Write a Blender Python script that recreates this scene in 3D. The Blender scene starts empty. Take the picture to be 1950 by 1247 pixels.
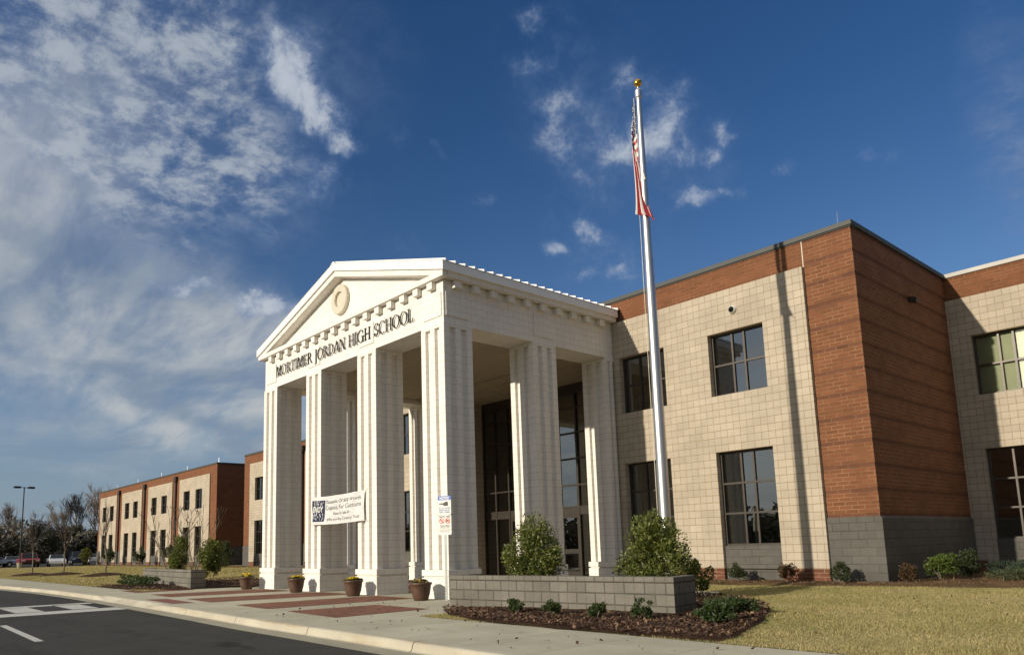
import bpy, math, random
import numpy as np
from mathutils import Vector, Matrix

random.seed(7)
S = bpy.context.scene
COL = S.collection
PI = math.pi

# ------------------------------------------------------------------ camera
CAM = Vector((15.0387, -12.1058, 1.317))
YAW, PITCH, ROLL, FPX = 0.866, 0.1461, -0.0254, 1421.995
_r = Vector((math.cos(YAW), math.sin(YAW), 0)); _f = Vector((-math.sin(YAW), math.cos(YAW), 0)); _u = Vector((0, 0, 1))
FW = math.cos(PITCH) * _f + math.sin(PITCH) * _u
_u2 = -math.sin(PITCH) * _f + math.cos(PITCH) * _u
RT = math.cos(ROLL) * _r + math.sin(ROLL) * _u2
UP = -math.sin(ROLL) * _r + math.cos(ROLL) * _u2
cam_d = bpy.data.cameras.new("camera")
cam = bpy.data.objects.new("camera", cam_d); COL.objects.link(cam)
M = Matrix((RT, UP, -FW)).transposed().to_4x4(); M.translation = CAM
cam.matrix_world = M
cam_d.sensor_width = 36.0; cam_d.sensor_fit = 'HORIZONTAL'
cam_d.lens = FPX * 36 / 1950
cam_d.shift_x = 87.5 / 1950; cam_d.shift_y = 207 / 1950
cam_d.clip_end = 3000
S.camera = cam

def sky_dir(px, py):
    """world direction of a spot in the sky (used once, to say where each cloud hangs)"""
    return (FW + RT * ((px - 887.5) / FPX) - UP * ((py - 830.5) / FPX)).normalized()

# ------------------------------------------------------------------ view, sun, sky
S.view_settings.view_transform = 'Standard'; S.view_settings.look = 'None'
S.view_settings.exposure = 0.0; S.view_settings.gamma = 1.0
SUN_EL = math.radians(18.2); SUN_AZ = math.radians(188.5)
sun_vec = Vector((math.sin(SUN_AZ) * math.cos(SUN_EL), math.cos(SUN_AZ) * math.cos(SUN_EL), math.sin(SUN_EL)))
sd = bpy.data.lights.new("sun", 'SUN'); sd.energy = 4.3; sd.angle = math.radians(0.7); sd.color = (1.0, 0.90, 0.745)
so = bpy.data.objects.new("sun", sd); COL.objects.link(so)
so.rotation_euler = sun_vec.to_track_quat('Z', 'Y').to_euler(); so.location = (0, -30, 30)

W = bpy.data.worlds.new("World"); S.world = W; W.use_nodes = True
W.cycles.sampling_method = 'MANUAL'; W.cycles.sample_map_resolution = 512
nt = W.node_tree; nt.nodes.clear()
def N(tree, typ, **kw):
    n = tree.nodes.new(typ)
    for k, v in kw.items():
        if k.startswith('i_'):
            n.inputs[k[2:].replace('_', ' ')].default_value = v
        else: setattr(n, k, v)
    return n
def math_(tree, op, a, b=None, c=None, clamp=False):
    n = tree.nodes.new('ShaderNodeMath'); n.operation = op; n.use_clamp = clamp
    for i, x in enumerate((a, b, c)):
        if x is None: continue
        if isinstance(x, (int, float)): n.inputs[i].default_value = x
        else: tree.links.new(x, n.inputs[i])
    return n.outputs[0]
def vmath(tree, op, a, b=None, scale=None):
    n = tree.nodes.new('ShaderNodeVectorMath'); n.operation = op
    for i, x in enumerate((a, b)):
        if x is None: continue
        if isinstance(x, (tuple, list, Vector)): n.inputs[i].default_value = tuple(x)
        else: tree.links.new(x, n.inputs[i])
    if scale is not None:
        if isinstance(scale, (int, float)): n.inputs['Scale'].default_value = scale
        else: tree.links.new(scale, n.inputs['Scale'])
    return n.outputs['Value'] if op in ('DOT_PRODUCT', 'LENGTH', 'DISTANCE') else n.outputs[0]
def mix_(tree, fac, a, b, blend='MIX'):
    n = tree.nodes.new('ShaderNodeMix'); n.data_type = 'RGBA'; n.blend_type = blend
    for sock, x in ((n.inputs[0], fac), (n.inputs[6], a), (n.inputs[7], b)):
        if isinstance(x, (int, float)): sock.default_value = x
        elif isinstance(x, (tuple, list)): sock.default_value = tuple(x) if len(x) == 4 else tuple(x) + (1,)
        else: tree.links.new(x, sock)
    return n.outputs[2]
def smooth(tree, x, lo, hi, a=0.0, b=1.0):
    n = tree.nodes.new('ShaderNodeMapRange'); n.interpolation_type = 'SMOOTHSTEP'
    tree.links.new(x, n.inputs[0])
    for i, v in ((1, lo), (2, hi), (3, a), (4, b)): n.inputs[i].default_value = v
    return n.outputs[0]
def noise(tree, vec, scale, detail=4, rough=0.55, dist=0.0):
    n = N(tree, 'ShaderNodeTexNoise'); n.inputs['Scale'].default_value = scale; n.inputs['Detail'].default_value = detail
    n.inputs['Roughness'].default_value = rough; n.inputs['Distortion'].default_value = dist
    if vec is not None: tree.links.new(vec, n.inputs['Vector'])
    return n

sky = N(nt, 'ShaderNodeTexSky', sky_type='NISHITA', sun_disc=False, sun_elevation=SUN_EL, sun_rotation=SUN_AZ,
        altitude=200.0, air_density=1.0, dust_density=0.6, ozone_density=2.2)
tc = N(nt, 'ShaderNodeTexCoord'); D = tc.outputs['Generated']
sep = N(nt, 'ShaderNodeSeparateXYZ'); nt.links.new(D, sep.inputs[0])
zz = math_(nt, 'ADD', math_(nt, 'MAXIMUM', sep.outputs[2], 0.0), 0.16)
plane = N(nt, 'ShaderNodeCombineXYZ')
nt.links.new(math_(nt, 'DIVIDE', sep.outputs[0], zz), plane.inputs[0]); nt.links.new(math_(nt, 'DIVIDE', sep.outputs[1], zz), plane.inputs[1])
P = plane.outputs[0]
wn = noise(nt, D, 9.0, 6, 0.62)
warp = vmath(nt, 'SCALE', vmath(nt, 'SUBTRACT', wn.outputs['Color'], (0.5, 0.5, 0.5)), scale=0.10)
DW = vmath(nt, 'ADD', D, warp)
def blob_sum(blobs):
    tot = None
    for px, py, rx, ry, rot, st in blobs:
        c = sky_dir(px, py); e1 = (RT - c * RT.dot(c)).normalized(); e2 = c.cross(e1)
        if e2.dot(UP) < 0: e2 = -e2
        ca, sa = math.cos(math.radians(rot)), math.sin(math.radians(rot))
        f1 = (e1 * ca + e2 * sa) * (FPX / rx); f2 = (e2 * ca - e1 * sa) * (FPX / ry)
        a = vmath(nt, 'DOT_PRODUCT', DW, f1); b = vmath(nt, 'DOT_PRODUCT', DW, f2)
        q = math_(nt, 'SQRT', math_(nt, 'ADD', math_(nt, 'MULTIPLY', a, a), math_(nt, 'MULTIPLY', b, b)))
        m = smooth(nt, q, 0.15, 1.35, st, 0.0)
        tot = m if tot is None else math_(nt, 'ADD', tot, m)
    return tot
mott_m = blob_sum([(40, 40, 300, 170, -15, .85), (290, 130, 260, 170, -35, .8), (60, 220, 240, 130, -30, .55), (330, 300, 260, 120, -25, .62), (480, 330, 120, 90, -20, .35),
                   (230, 420, 220, 90, -25, .5), (1180, 250, 190, 110, -15, .20), (1925, 240, 60, 190, 20, .42), (620, 120, 150, 120, -30, .25), (470, 60, 160, 70, -20, .35)])
streak_m = blob_sum([(40, 300, 130, 230, -55, .85), (60, 500, 360, 110, -22, .8), (330, 590, 330, 90, -18, .9), (120, 640, 330, 80, -20, .95), (380, 730, 330, 90, -20, .9),
                     (150, 740, 300, 70, -15, .55), (470, 640, 160, 60, -15, .6), (200, 850, 480, 45, -4, .45), (450, 820, 240, 50, -8, .6), (250, 480, 260, 90, -25, .5)])
puff_m = blob_sum([(1085, 235, 130, 100, -20, .30), (1240, 250, 150, 120, 30, .30), (1120, 430, 140, 95, -25, .32), (1320, 340, 140, 65, -5, .28), (1070, 90, 120, 90, 0, .26), (640, 330, 120, 120, 0, .24), (1180, 520, 120, 55, 0, .28),
                   (555, 122, 62, 70, 10, .9), (575, 190, 96, 58, -20, .85), (618, 208, 62, 40, 0, .55), (658, 275, 38, 32, 0, .75), (612, 360, 46, 44, 0, .42), (505, 582, 70, 36, -12, .85), (420, 560, 130, 34, -10, .62), (340, 545, 90, 30, -10, .35),
                   (1055, 205, 56, 40, -20, .38), (1045, 262, 70, 32, -10, .36), (1238, 235, 52, 56, 45, .55), (1185, 268, 56, 30, 0, .36), (1290, 180, 36, 42, 0, .38), (1366, 248, 28, 26, 0, .62),
                   (1270, 300, 60, 30, 0, .32), (1110, 320, 80, 28, -15, .26), (1315, 372, 60, 22, -10, .58), (1398, 374, 46, 16, 8, .45), (1130, 430, 52, 28, -28, .42), (1058, 478, 34, 18, -10, .55), (1160, 522, 44, 18, 0, .45),
                   (918, 382, 22, 18, -40, .55), (848, 262, 28, 16, -35, .48), (765, 250, 24, 30, 0, .42), (1036, 38, 22, 30, -60, .45), (1005, 112, 56, 24, -15, .36), (1510, 328, 20, 15, 0, .45),
                   (1668, 305, 28, 18, 0, .5), (790, 475, 70, 24, -30, .42), (470, 725, 60, 18, -12, .5), (1110, 540, 46, 16, 0, .36), (1340, 300, 26, 20, 0, .45), (1210, 150, 30, 28, 0, .40)])
mott = noise(nt, P, 11.5, 10, 0.66, 0.15).outputs['Fac']
n2 = noise(nt, D, 24.0, 10, 0.66, 0.2).outputs['Fac']
mp = N(nt, 'ShaderNodeMapping'); mp.inputs['Rotation'].default_value = (0, 0, math.radians(38)); mp.inputs['Scale'].default_value = (1.0, 3.2, 1.0)
nt.links.new(P, mp.inputs['Vector'])
n3 = noise(nt, mp.outputs[0], 2.4, 9, 0.60, 0.2).outputs['Fac']
clamp = lambda x: math_(nt, 'MINIMUM', x, 1.0)
# high mottled sheet, long low streaks, small puffs
mott_d = math_(nt, 'MULTIPLY', clamp(mott_m), smooth(nt, mott, 0.33, 0.68, 0.22, 0.92))
streak_m = math_(nt, 'ADD', streak_m, smooth(nt, sep.outputs[1], -0.15, -0.55, 0.0, 0.7))
streak_d = math_(nt, 'MULTIPLY', clamp(streak_m), smooth(nt, n3, 0.28, 0.66, 0.36, 0.95))
puff_d = math_(nt, 'MULTIPLY', clamp(math_(nt, 'MULTIPLY', puff_m, 1.5)), smooth(nt, math_(nt, 'ADD', n2, math_(nt, 'MULTIPLY', puff_m, 0.34)), 0.50, 1.10, 0.0, 0.92))
# bright cloud veil added overhead, out of frame, as fill light for the ground
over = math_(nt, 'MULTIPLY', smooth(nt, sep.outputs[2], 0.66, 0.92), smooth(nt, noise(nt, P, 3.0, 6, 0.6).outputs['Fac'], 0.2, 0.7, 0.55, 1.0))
n4 = noise(nt, P, 1.6, 4, 0.5, 0.4).outputs['Fac']
streak_col = mix_(nt, smooth(nt, n4, 0.38, 0.64), (0.235, 0.295, 0.38), (0.48, 0.51, 0.53))
mott_col = mix_(nt, smooth(nt, math_(nt, 'ADD', mott_d, math_(nt, 'MULTIPLY', math_(nt, 'SUBTRACT', n2, 0.5), 0.9)), 0.15, 0.85), (0.17, 0.24, 0.40), (0.40, 0.45, 0.52))
puff_col = mix_(nt, smooth(nt, math_(nt, 'ADD', puff_d, math_(nt, 'MULTIPLY', math_(nt, 'SUBTRACT', mott, 0.5), 1.3)), 0.05, 0.85), (0.16, 0.24, 0.42), (0.50, 0.55, 0.62))
SKYS = 0.10
hsv = N(nt, 'ShaderNodeHueSaturation'); hsv.inputs['Saturation'].default_value = 1.10; hsv.inputs['Value'].default_value = SKYS
nt.links.new(sky.outputs[0], hsv.inputs['Color'])
tint = mix_(nt, smooth(nt, sep.outputs[2], 0.0, 0.62), (0.88, 0.86, 0.94), (0.38, 0.60, 0.83))
base = mix_(nt, 1.0, hsv.outputs[0], tint, 'MULTIPLY')
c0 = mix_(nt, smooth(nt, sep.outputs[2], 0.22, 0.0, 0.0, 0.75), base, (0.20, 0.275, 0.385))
c1 = mix_(nt, streak_d, c0, streak_col); c1 = mix_(nt, mott_d, c1, mott_col); c1 = mix_(nt, math_(nt, 'MULTIPLY', streak_d, smooth(nt, sep.outputs[1], -0.2, -0.7, 0.0, 0.8)), c1, (0.80, 0.80, 0.79)); c2 = mix_(nt, puff_d, c1, puff_col)
side = math_(nt, 'MULTIPLY', smooth(nt, vmath(nt, 'DOT_PRODUCT', D, (0.9, -0.436, 0)), 0.05, 0.75), smooth(nt, sep.outputs[2], 0.75, 0.25))  # out-of-frame low sky dimmed on this side to cut fill on shaded walls
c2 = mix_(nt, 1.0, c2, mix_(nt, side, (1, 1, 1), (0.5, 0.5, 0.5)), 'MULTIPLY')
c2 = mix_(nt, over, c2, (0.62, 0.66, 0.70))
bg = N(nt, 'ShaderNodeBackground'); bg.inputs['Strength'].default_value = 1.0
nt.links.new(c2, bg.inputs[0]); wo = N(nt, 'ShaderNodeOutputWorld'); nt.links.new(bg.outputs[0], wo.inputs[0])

S.cycles.max_bounces = 8; S.cycles.transparent_max_bounces = 12
S.cycles.use_denoising = True

# ------------------------------------------------------------------ materials
MATS = {}
def new_mat(name):
    m = bpy.data.materials.new(name); m.use_nodes = True; MATS[name] = m
    t = m.node_tree; b = t.nodes['Principled BSDF']; return m, t, b
def setc(t, sock, x):
    if isinstance(x, (tuple, list)): sock.default_value = tuple(x) + (1,) if len(x) == 3 else tuple(x)
    elif isinstance(x, (int, float)): sock.default_value = x
    else: t.links.new(x, sock)
def bump(t, b, h, strength=0.3, dist=0.01):
    n = N(t, 'ShaderNodeBump'); n.inputs['Strength'].default_value = strength; n.inputs['Distance'].default_value = dist
    t.links.new(h, n.inputs['Height']); t.links.new(n.outputs[0], b.inputs['Normal'])
def plain(name, col, rough=0.6, metal=0.0, var=0.12, scale=6.0, spec=0.5, bmp=0.0):
    m, t, b = new_mat(name)
    o = N(t, 'ShaderNodeTexCoord').outputs['Object']
    n = noise(t, o, scale, 5, 0.6).outputs['Fac']
    lo = tuple(c * (1 - var) for c in col); hi = tuple(min(1, c * (1 + var)) for c in col)
    setc(t, b.inputs['Base Color'], mix_(t, smooth(t, n, 0.3, 0.7), lo, hi))
    b.inputs['Roughness'].default_value = rough; b.inputs['Metallic'].default_value = metal
    b.inputs['Specular IOR Level'].default_value = spec
    if bmp: bump(t, b, noise(t, o, scale * 6, 4, 0.6).outputs['Fac'], bmp, 0.01)
    return m
def block(name, col, joint, bw, rh, js, var=0.06, score=None, score_f=0.55, score_w=0.2032, zoff=0.0, rough=0.85, bmp=0.25, stain=0.10, dark_band=None, zref=0.0, fine=60.0, soft=0.15, var_score=False, efflor=False):
    m, t, b = new_mat(name)
    uv = N(t, 'ShaderNodeTexCoord').outputs['UV']
    mpn = N(t, 'ShaderNodeMapping'); mpn.inputs['Location'].default_value = (0, -zoff, 0); t.links.new(uv, mpn.inputs['Vector'])
    v = mpn.outputs[0]
    br = N(t, 'ShaderNodeTexBrick'); t.links.new(v, br.inputs['Vector'])
    br.inputs['Scale'].default_value = 1.0; br.inputs['Brick Width'].default_value = bw; br.inputs['Row Height'].default_value = rh
    br.inputs['Mortar Size'].default_value = js; br.inputs['Mortar Smooth'].default_value = soft; br.inputs['Bias'].default_value = 0.0
    setc(t, br.inputs['Color1'], tuple(c * (1 - var) for c in col)); setc(t, br.inputs['Color2'], tuple(min(1, c * (1 + var)) for c in col))
    c = br.outputs['Color']
    if dark_band:
        s = N(t, 'ShaderNodeSeparateXYZ'); t.links.new(uv, s.inputs[0])
        fr = math_(t, 'FRACT', math_(t, 'DIVIDE', math_(t, 'SUBTRACT', zref, s.outputs[1]), 0.6096))
        c = mix_(t, math_(t, 'MULTIPLY', math_(t, 'LESS_THAN', fr, 1 / 6), 0.8), c, dark_band)
    br2 = N(t, 'ShaderNodeTexBrick')
    nb = noise(t, uv, 0.9, 5, 0.6).outputs['Fac']; nf = noise(t, uv, fine, 3, 0.6).outputs['Fac']
    c = mix_(t, 1.0, c, mix_(t, smooth(t, nb, 0.3, 0.72), (1 - stain,) * 3, (1 + stain * 0.4,) * 3), 'MULTIPLY')
    c = mix_(t, 1.0, c, mix_(t, smooth(t, nf, 0.25, 0.75), (0.90,) * 3, (1.07,) * 3), 'MULTIPLY')
    # rain streaks
    ms = N(t, 'ShaderNodeMapping'); ms.inputs['Scale'].default_value = (5.0, 0.22, 1); t.links.new(uv, ms.inputs['Vector'])
    st = noise(t, ms.outputs[0], 1.0, 5, 0.62).outputs['Fac']
    c = mix_(t, smooth(t, st, 0.56, 0.8, 0, 0.30), c, mix_(t, 1.0, c, (0.72, 0.70, 0.66), 'MULTIPLY'))
    if efflor:
        me_ = N(t, 'ShaderNodeMapping'); me_.inputs['Scale'].default_value = (0.8, 1.6, 1); t.links.new(uv, me_.inputs['Vector'])
        c = mix_(t, smooth(t, noise(t, me_.outputs[0], 1.0, 7, 0.7).outputs['Fac'], 0.60, 0.78, 0, 0.35), c, (0.60, 0.56, 0.47))
    hgt = br.outputs['Fac']
    if score is not None:
        t.links.new(v, br2.inputs['Vector']); br2.offset = 0.0
        br2.inputs['Scale'].default_value = 1.0; br2.inputs['Brick Width'].default_value = score_w; br2.inputs['Row Height'].default_value = rh
        br2.inputs['Mortar Size'].default_value = js * 0.9; br2.inputs['Mortar Smooth'].default_value = 0.2
        sf = math_(t, 'MULTIPLY', br2.outputs['Fac'], score_f)
        if var_score: sf = math_(t, 'MULTIPLY', sf, smooth(t, noise(t, uv, 2.1, 2, 0.5).outputs['Fac'], 0.38, 0.62, 0.05, 1.0))
        c = mix_(t, sf, c, score)
        hgt = math_(t, 'MAXIMUM', hgt, math_(t, 'MULTIPLY', br2.outputs['Fac'], 0.6))
    jn = noise(t, uv, 1.7, 3, 0.5).outputs['Fac']
    c = mix_(t, math_(t, 'MULTIPLY', br.outputs['Fac'], smooth(t, jn, 0.3, 0.65, 0.55, 1.0)), c, joint)
    setc(t, b.inputs['Base Color'], c); b.inputs['Roughness'].default_value = rough
    b.inputs['Specular IOR Level'].default_value = 0.25
    h = math_(t, 'ADD', math_(t, 'MULTIPLY', hgt, -1.0), math_(t, 'MULTIPLY', nf, 0.5))
    bump(t, b, h, bmp, 0.012)
    return m
cream = block("cream_block", (0.845, 0.81, 0.745), (0.64, 0.595, 0.51), 0.4064, 0.2032, 0.006, 0.022, score=(0.70, 0.655, 0.57), score_f=0.6, bmp=0.10, stain=0.07, zoff=0.13)
tan = block("tan_block", (0.475, 0.410, 0.318), (0.285, 0.205, 0.110), 0.4064, 0.2032, 0.0080, 0.065, score=(0.345, 0.265, 0.16), score_f=0.8, zoff=0.134, bmp=0.15, stain=0.14, efflor=True)
brick = block("red_brick", (0.200, 0.078, 0.035), (0.275, 0.158, 0.085), 0.3048, 0.1016, 0.010, 0.13, zoff=9.197 - 90 * 0.1016, dark_band=None, bmp=0.25, soft=0.05)
brick_dark = block("dark_brick_course", (0.155, 0.062, 0.034), (0.22, 0.125, 0.07), 0.3048, 0.1016, 0.010, 0.13, zoff=9.197 - 90 * 0.1016, bmp=0.25)
brick_band = block("banded_brick", (0.197, 0.077, 0.035), (0.245, 0.132, 0.068), 0.3048, 0.1016, 0.009, 0.12, zoff=9.197 - 90 * 0.1016, dark_band=(0.165, 0.065, 0.030), zref=9.197)
brick_base = block("base_brick", (0.165, 0.062, 0.034), (0.30, 0.21, 0.14), 0.3048, 0.1016, 0.010, 0.12, zoff=0.53 - 5 * 0.1016)
grey_block = block("grey_split_block", (0.122, 0.115, 0.100), (0.108, 0.101, 0.088), 0.4064, 0.2032, 0.008, 0.07, zoff=0.03, bmp=0.7, fine=35, stain=0.18)
planter_block = block("planter_block", (0.205, 0.188, 0.155), (0.105, 0.096, 0.077), 0.4064, 0.2032, 0.012, 0.12, score=(0.12, 0.11, 0.09), score_f=0.55, var_score=True, zoff=0.0, bmp=0.8, fine=22, stain=0.25)
caststone = plain("cast_stone", (0.62, 0.565, 0.455), 0.8, var=0.05, scale=8)
whitemetal = plain("white_metal", (0.86, 0.855, 0.82), 0.35, var=0.03, scale=2)
coping_dark = plain("dark_coping_metal", (0.058, 0.060, 0.054), 0.6, 0.0, var=0.08, scale=1.5)
coping_light = plain("light_coping_metal", (0.45, 0.43, 0.385), 0.55, 0.0, var=0.12, scale=1.2)
bronze = plain("dark_bronze_frame", (0.060, 0.050, 0.040), 0.4, 0.4, var=0.1)
blackm = plain("black_metal", (0.018, 0.018, 0.018), 0.45, 0.3)
spout_m = plain("brown_metal", (0.035, 0.026, 0.020), 0.5, 0.2)
letter_m = plain("letter_metal", (0.035, 0.036, 0.028), 0.4, 0.3)
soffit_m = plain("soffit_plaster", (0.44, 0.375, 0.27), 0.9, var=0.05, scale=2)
blind_m = plain("blind_fabric", (0.38, 0.39, 0.28), 0.8, var=0.06, scale=1)
blind_w = plain("white_blind", (0.88, 0.86, 0.78), 0.7, var=0.03, scale=1)
blind_d = plain("dim_blind", (0.16, 0.175, 0.135), 0.8, var=0.25, scale=1.2)
room_m = plain("dark_room", (0.018, 0.018, 0.016), 0.9, var=0.3, scale=1)
alum = plain("brushed_aluminium", (0.62, 0.62, 0.61), 0.40, 0.95, var=0.05, scale=3)
gold = plain("gold_ball", (0.72, 0.40, 0.06), 0.22, 0.95, var=0.08, scale=10)
galv = plain("galvanised_post", (0.30, 0.32, 0.30), 0.5, 0.5)
rope_m = plain("rope", (0.72, 0.68, 0.55), 0.8)
sign_white = plain("sign_white", (0.80, 0.79, 0.72), 0.45, var=0.03)
sign_blue = plain("sign_blue", (0.012, 0.12, 0.52), 0.4, var=0.03)
sign_black = plain("sign_black", (0.02, 0.02, 0.02), 0.5)
sign_red = plain("sign_red", (0.62, 0.08, 0.045), 0.5, var=0.05)
text_blue = plain("text_blue", (0.10, 0.19, 0.50), 0.5)
vinyl = plain("banner_vinyl", (0.86, 0.85, 0.82), 0.45, var=0.03, scale=3)
navy = plain("banner_navy", (0.022, 0.030, 0.075), 0.4, var=0.5, scale=9)
banner_text = plain("banner_text", (0.13, 0.13, 0.12), 0.5)
pot_m = plain("brown_pot", (0.092, 0.048, 0.030), 0.45, var=0.2, scale=5, bmp=0.15)
soil = plain("soil", (0.035, 0.024, 0.015), 0.95, var=0.4, scale=20, bmp=0.5)
bark_m = plain("grey_bark", (0.20, 0.17, 0.125), 0.9, var=0.25, scale=12, bmp=0.4)
bark_d = plain("dark_bark", (0.20, 0.165, 0.135), 0.9, var=0.3, scale=6)
twig_r = plain("reddish_twig", (0.15, 0.115, 0.085), 0.9, var=0.2, scale=6)
tyre_m = plain("tyre_rubber", (0.014, 0.014, 0.014), 0.8)
car_glass = plain("car_glass", (0.010, 0.012, 0.014), 0.15, var=0.05, spec=0.25)
def paint(name, col):
    m = plain(name, col, 0.32, 0.0, 0.06, 3); b = m.node_tree.nodes['Principled BSDF']
    b.inputs['Coat Weight'].default_value = 0.6; b.inputs['Coat Roughness'].default_value = 0.08; return m
lampglass = plain("headlight_lens", (0.65, 0.65, 0.62), 0.15)

def glass_mat(name, tint, ior):
    m = bpy.data.materials.new(name); m.use_nodes = True; t = m.node_tree; t.nodes.clear()
    tr = N(t, 'ShaderNodeBsdfTransparent'); tr.inputs[0].default_value = tint + (1,)
    gl = N(t, 'ShaderNodeBsdfGlossy'); gl.inputs['Color'].default_value = (0.86, 0.90, 0.88, 1); gl.inputs['Roughness'].default_value = 0.012
    o = N(t, 'ShaderNodeTexCoord').outputs['Object']
    bp = N(t, 'ShaderNodeBump'); bp.inputs['Strength'].default_value = 0.05; bp.inputs['Distance'].default_value = 0.02
    t.links.new(noise(t, o, 1.3, 2, 0.5).outputs['Fac'], bp.inputs['Height']); t.links.new(bp.outputs[0], gl.inputs['Normal'])
    fr = N(t, 'ShaderNodeFresnel'); fr.inputs['IOR'].default_value = ior
    mx = N(t, 'ShaderNodeMixShader'); t.links.new(fr.outputs[0], mx.inputs[0]); t.links.new(tr.outputs[0], mx.inputs[1]); t.links.new(gl.outputs[0], mx.inputs[2])
    out = N(t, 'ShaderNodeOutputMaterial'); t.links.new(mx.outputs[0], out.inputs[0]); return m
pane_m = glass_mat("tinted_glass", (0.46, 0.50, 0.44), 3.0)
pane_c = glass_mat("clear_glass", (0.86, 0.89, 0.82), 1.7)

def leaf_mat(name, c1, c2, c3, rough=0.45, trans=0.25):
    m, t, b = new_mat(name)
    g = N(t, 'ShaderNodeNewGeometry'); r = g.outputs['Random Per Island']
    ramp = N(t, 'ShaderNodeValToRGB'); t.links.new(r, ramp.inputs[0])
    e = ramp.color_ramp.elements; e[0].color = c1 + (1,); e[1].color = c3 + (1,); x = e.new(0.5); x.color = c2 + (1,)
    setc(t, b.inputs['Base Color'], ramp.outputs[0]); b.inputs['Roughness'].default_value = rough
    tl = N(t, 'ShaderNodeBsdfTranslucent'); t.links.new(mix_(t, 1.0, ramp.outputs[0], (1.5, 1.5, 0.7), 'MULTIPLY'), tl.inputs[0])
    mx = N(t, 'ShaderNodeMixShader'); mx.inputs[0].default_value = trans
    t.links.new(b.outputs[0], mx.inputs[1]); t.links.new(tl.outputs[0], mx.inputs[2]); t.links.new(mx.outputs[0], t.nodes['Material Output'].inputs[0])
    return m
L_bush = leaf_mat("holly_leaf", (0.060, 0.085, 0.018), (0.125, 0.155, 0.030), (0.24, 0.245, 0.062), 0.5)
L_dark = leaf_mat("dark_leaf", (0.026, 0.042, 0.014), (0.042, 0.060, 0.019), (0.075, 0.088, 0.028), 0.5)
L_low = leaf_mat("low_shrub_leaf", (0.032, 0.058, 0.016), (0.050, 0.080, 0.022), (0.085, 0.11, 0.034), 0.45)
L_red = leaf_mat("bronze_leaf", (0.06, 0.05, 0.02), (0.11, 0.062, 0.025), (0.16, 0.075, 0.035), 0.5)
L_purple = leaf_mat("purple_leaf", (0.035, 0.022, 0.015), (0.05, 0.025, 0.02), (0.07, 0.04, 0.025), 0.5)
L_bright = leaf_mat("bright_leaf", (0.06, 0.105, 0.018), (0.10, 0.145, 0.025), (0.15, 0.18, 0.04), 0.4)
L_jun = leaf_mat("juniper_needle", (0.030, 0.055, 0.035), (0.045, 0.07, 0.042), (0.06, 0.085, 0.05), 0.7)
L_junl = leaf_mat("olive_juniper_needle", (0.055, 0.075, 0.03), (0.075, 0.095, 0.038), (0.095, 0.11, 0.05), 0.7)
L_yel = leaf_mat("yellow_conifer", (0.075, 0.085, 0.012), (0.12, 0.125, 0.016), (0.16, 0.15, 0.02), 0.6)
L_wood = leaf_mat("wood_foliage", (0.040, 0.044, 0.025), (0.060, 0.060, 0.034), (0.090, 0.083, 0.050), 0.9, 0.1)
L_under = leaf_mat("wood_understorey", (0.125, 0.106, 0.085), (0.165, 0.138, 0.108), (0.11, 0.11, 0.07), 0.95, 0.1)
L_pansy = leaf_mat("pansy_petal", (0.62, 0.42, 0.02), (0.72, 0.55, 0.03), (0.75, 0.62, 0.06), 0.6, 0.2)
L_pansy2 = leaf_mat("pale_pansy_petal", (0.55, 0.40, 0.04), (0.22, 0.10, 0.05), (0.62, 0.50, 0.10), 0.6, 0.2)
L_grass = leaf_mat("dormant_grass", (0.285, 0.235, 0.10), (0.43, 0.355, 0.172), (0.54, 0.45, 0.235), 0.8, 0.2)
def patch(m):
    t = m.node_tree; b = t.nodes['Principled BSDF']; src = b.inputs['Base Color'].links[0].from_socket; o = N(t, 'ShaderNodeTexCoord').outputs['Object']
    c = mix_(t, smooth(t, noise(t, o, 0.55, 5, 0.6).outputs['Fac'], 0.35, 0.68), mix_(t, 1.0, src, (0.70, 0.78, 0.62), 'MULTIPLY'), src)
    c = mix_(t, smooth(t, noise(t, o, 2.6, 4, 0.6).outputs['Fac'], 0.52, 0.72, 0, 0.6), c, mix_(t, 1.0, src, (1.18, 1.12, 1.1), 'MULTIPLY'))
    setc(t, b.inputs['Base Color'], c)
patch(L_grass)
L_chip = leaf_mat("bark_chip", (0.045, 0.022, 0.012), (0.085, 0.042, 0.022), (0.26, 0.155, 0.085), 0.85, 0.0)
L_straw = leaf_mat("pine_straw", (0.11, 0.062, 0.030), (0.17, 0.10, 0.048), (0.24, 0.155, 0.075), 0.85, 0.0)
L_litter = leaf_mat("fallen_leaf", (0.06, 0.035, 0.02), (0.10, 0.055, 0.03), (0.16, 0.09, 0.045), 0.9, 0.0)

def ground_mat(name, cols, scales, rough=0.95, bmp=0.5, bscale=40):
    m, t, b = new_mat(name)
    o = N(t, 'ShaderNodeTexCoord').outputs['Object']
    c = mix_(t, smooth(t, noise(t, o, scales[0], 6, 0.65).outputs['Fac'], 0.3, 0.7), cols[0], cols[1])
    c = mix_(t, smooth(t, noise(t, o, scales[1], 5, 0.6).outputs['Fac'], 0.48, 0.72), c, cols[2])
    c = mix_(t, 1.0, c, mix_(t, smooth(t, noise(t, o, bscale, 3, 0.7).outputs['Fac'], 0.25, 0.75), (0.78,) * 3, (1.15,) * 3), 'MULTIPLY')
    setc(t, b.inputs['Base Color'], c); b.inputs['Roughness'].default_value = rough; b.inputs['Specular IOR Level'].default_value = 0.15
    bump(t, b, noise(t, o, bscale, 5, 0.7).outputs['Fac'], bmp, 0.02); return m, t, b
lawn_m = ground_mat("lawn_ground", [(0.34, 0.27, 0.11), (0.43, 0.345, 0.155), (0.30, 0.265, 0.10)], [0.5, 0.16], bmp=0.9, bscale=45)[0]
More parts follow.
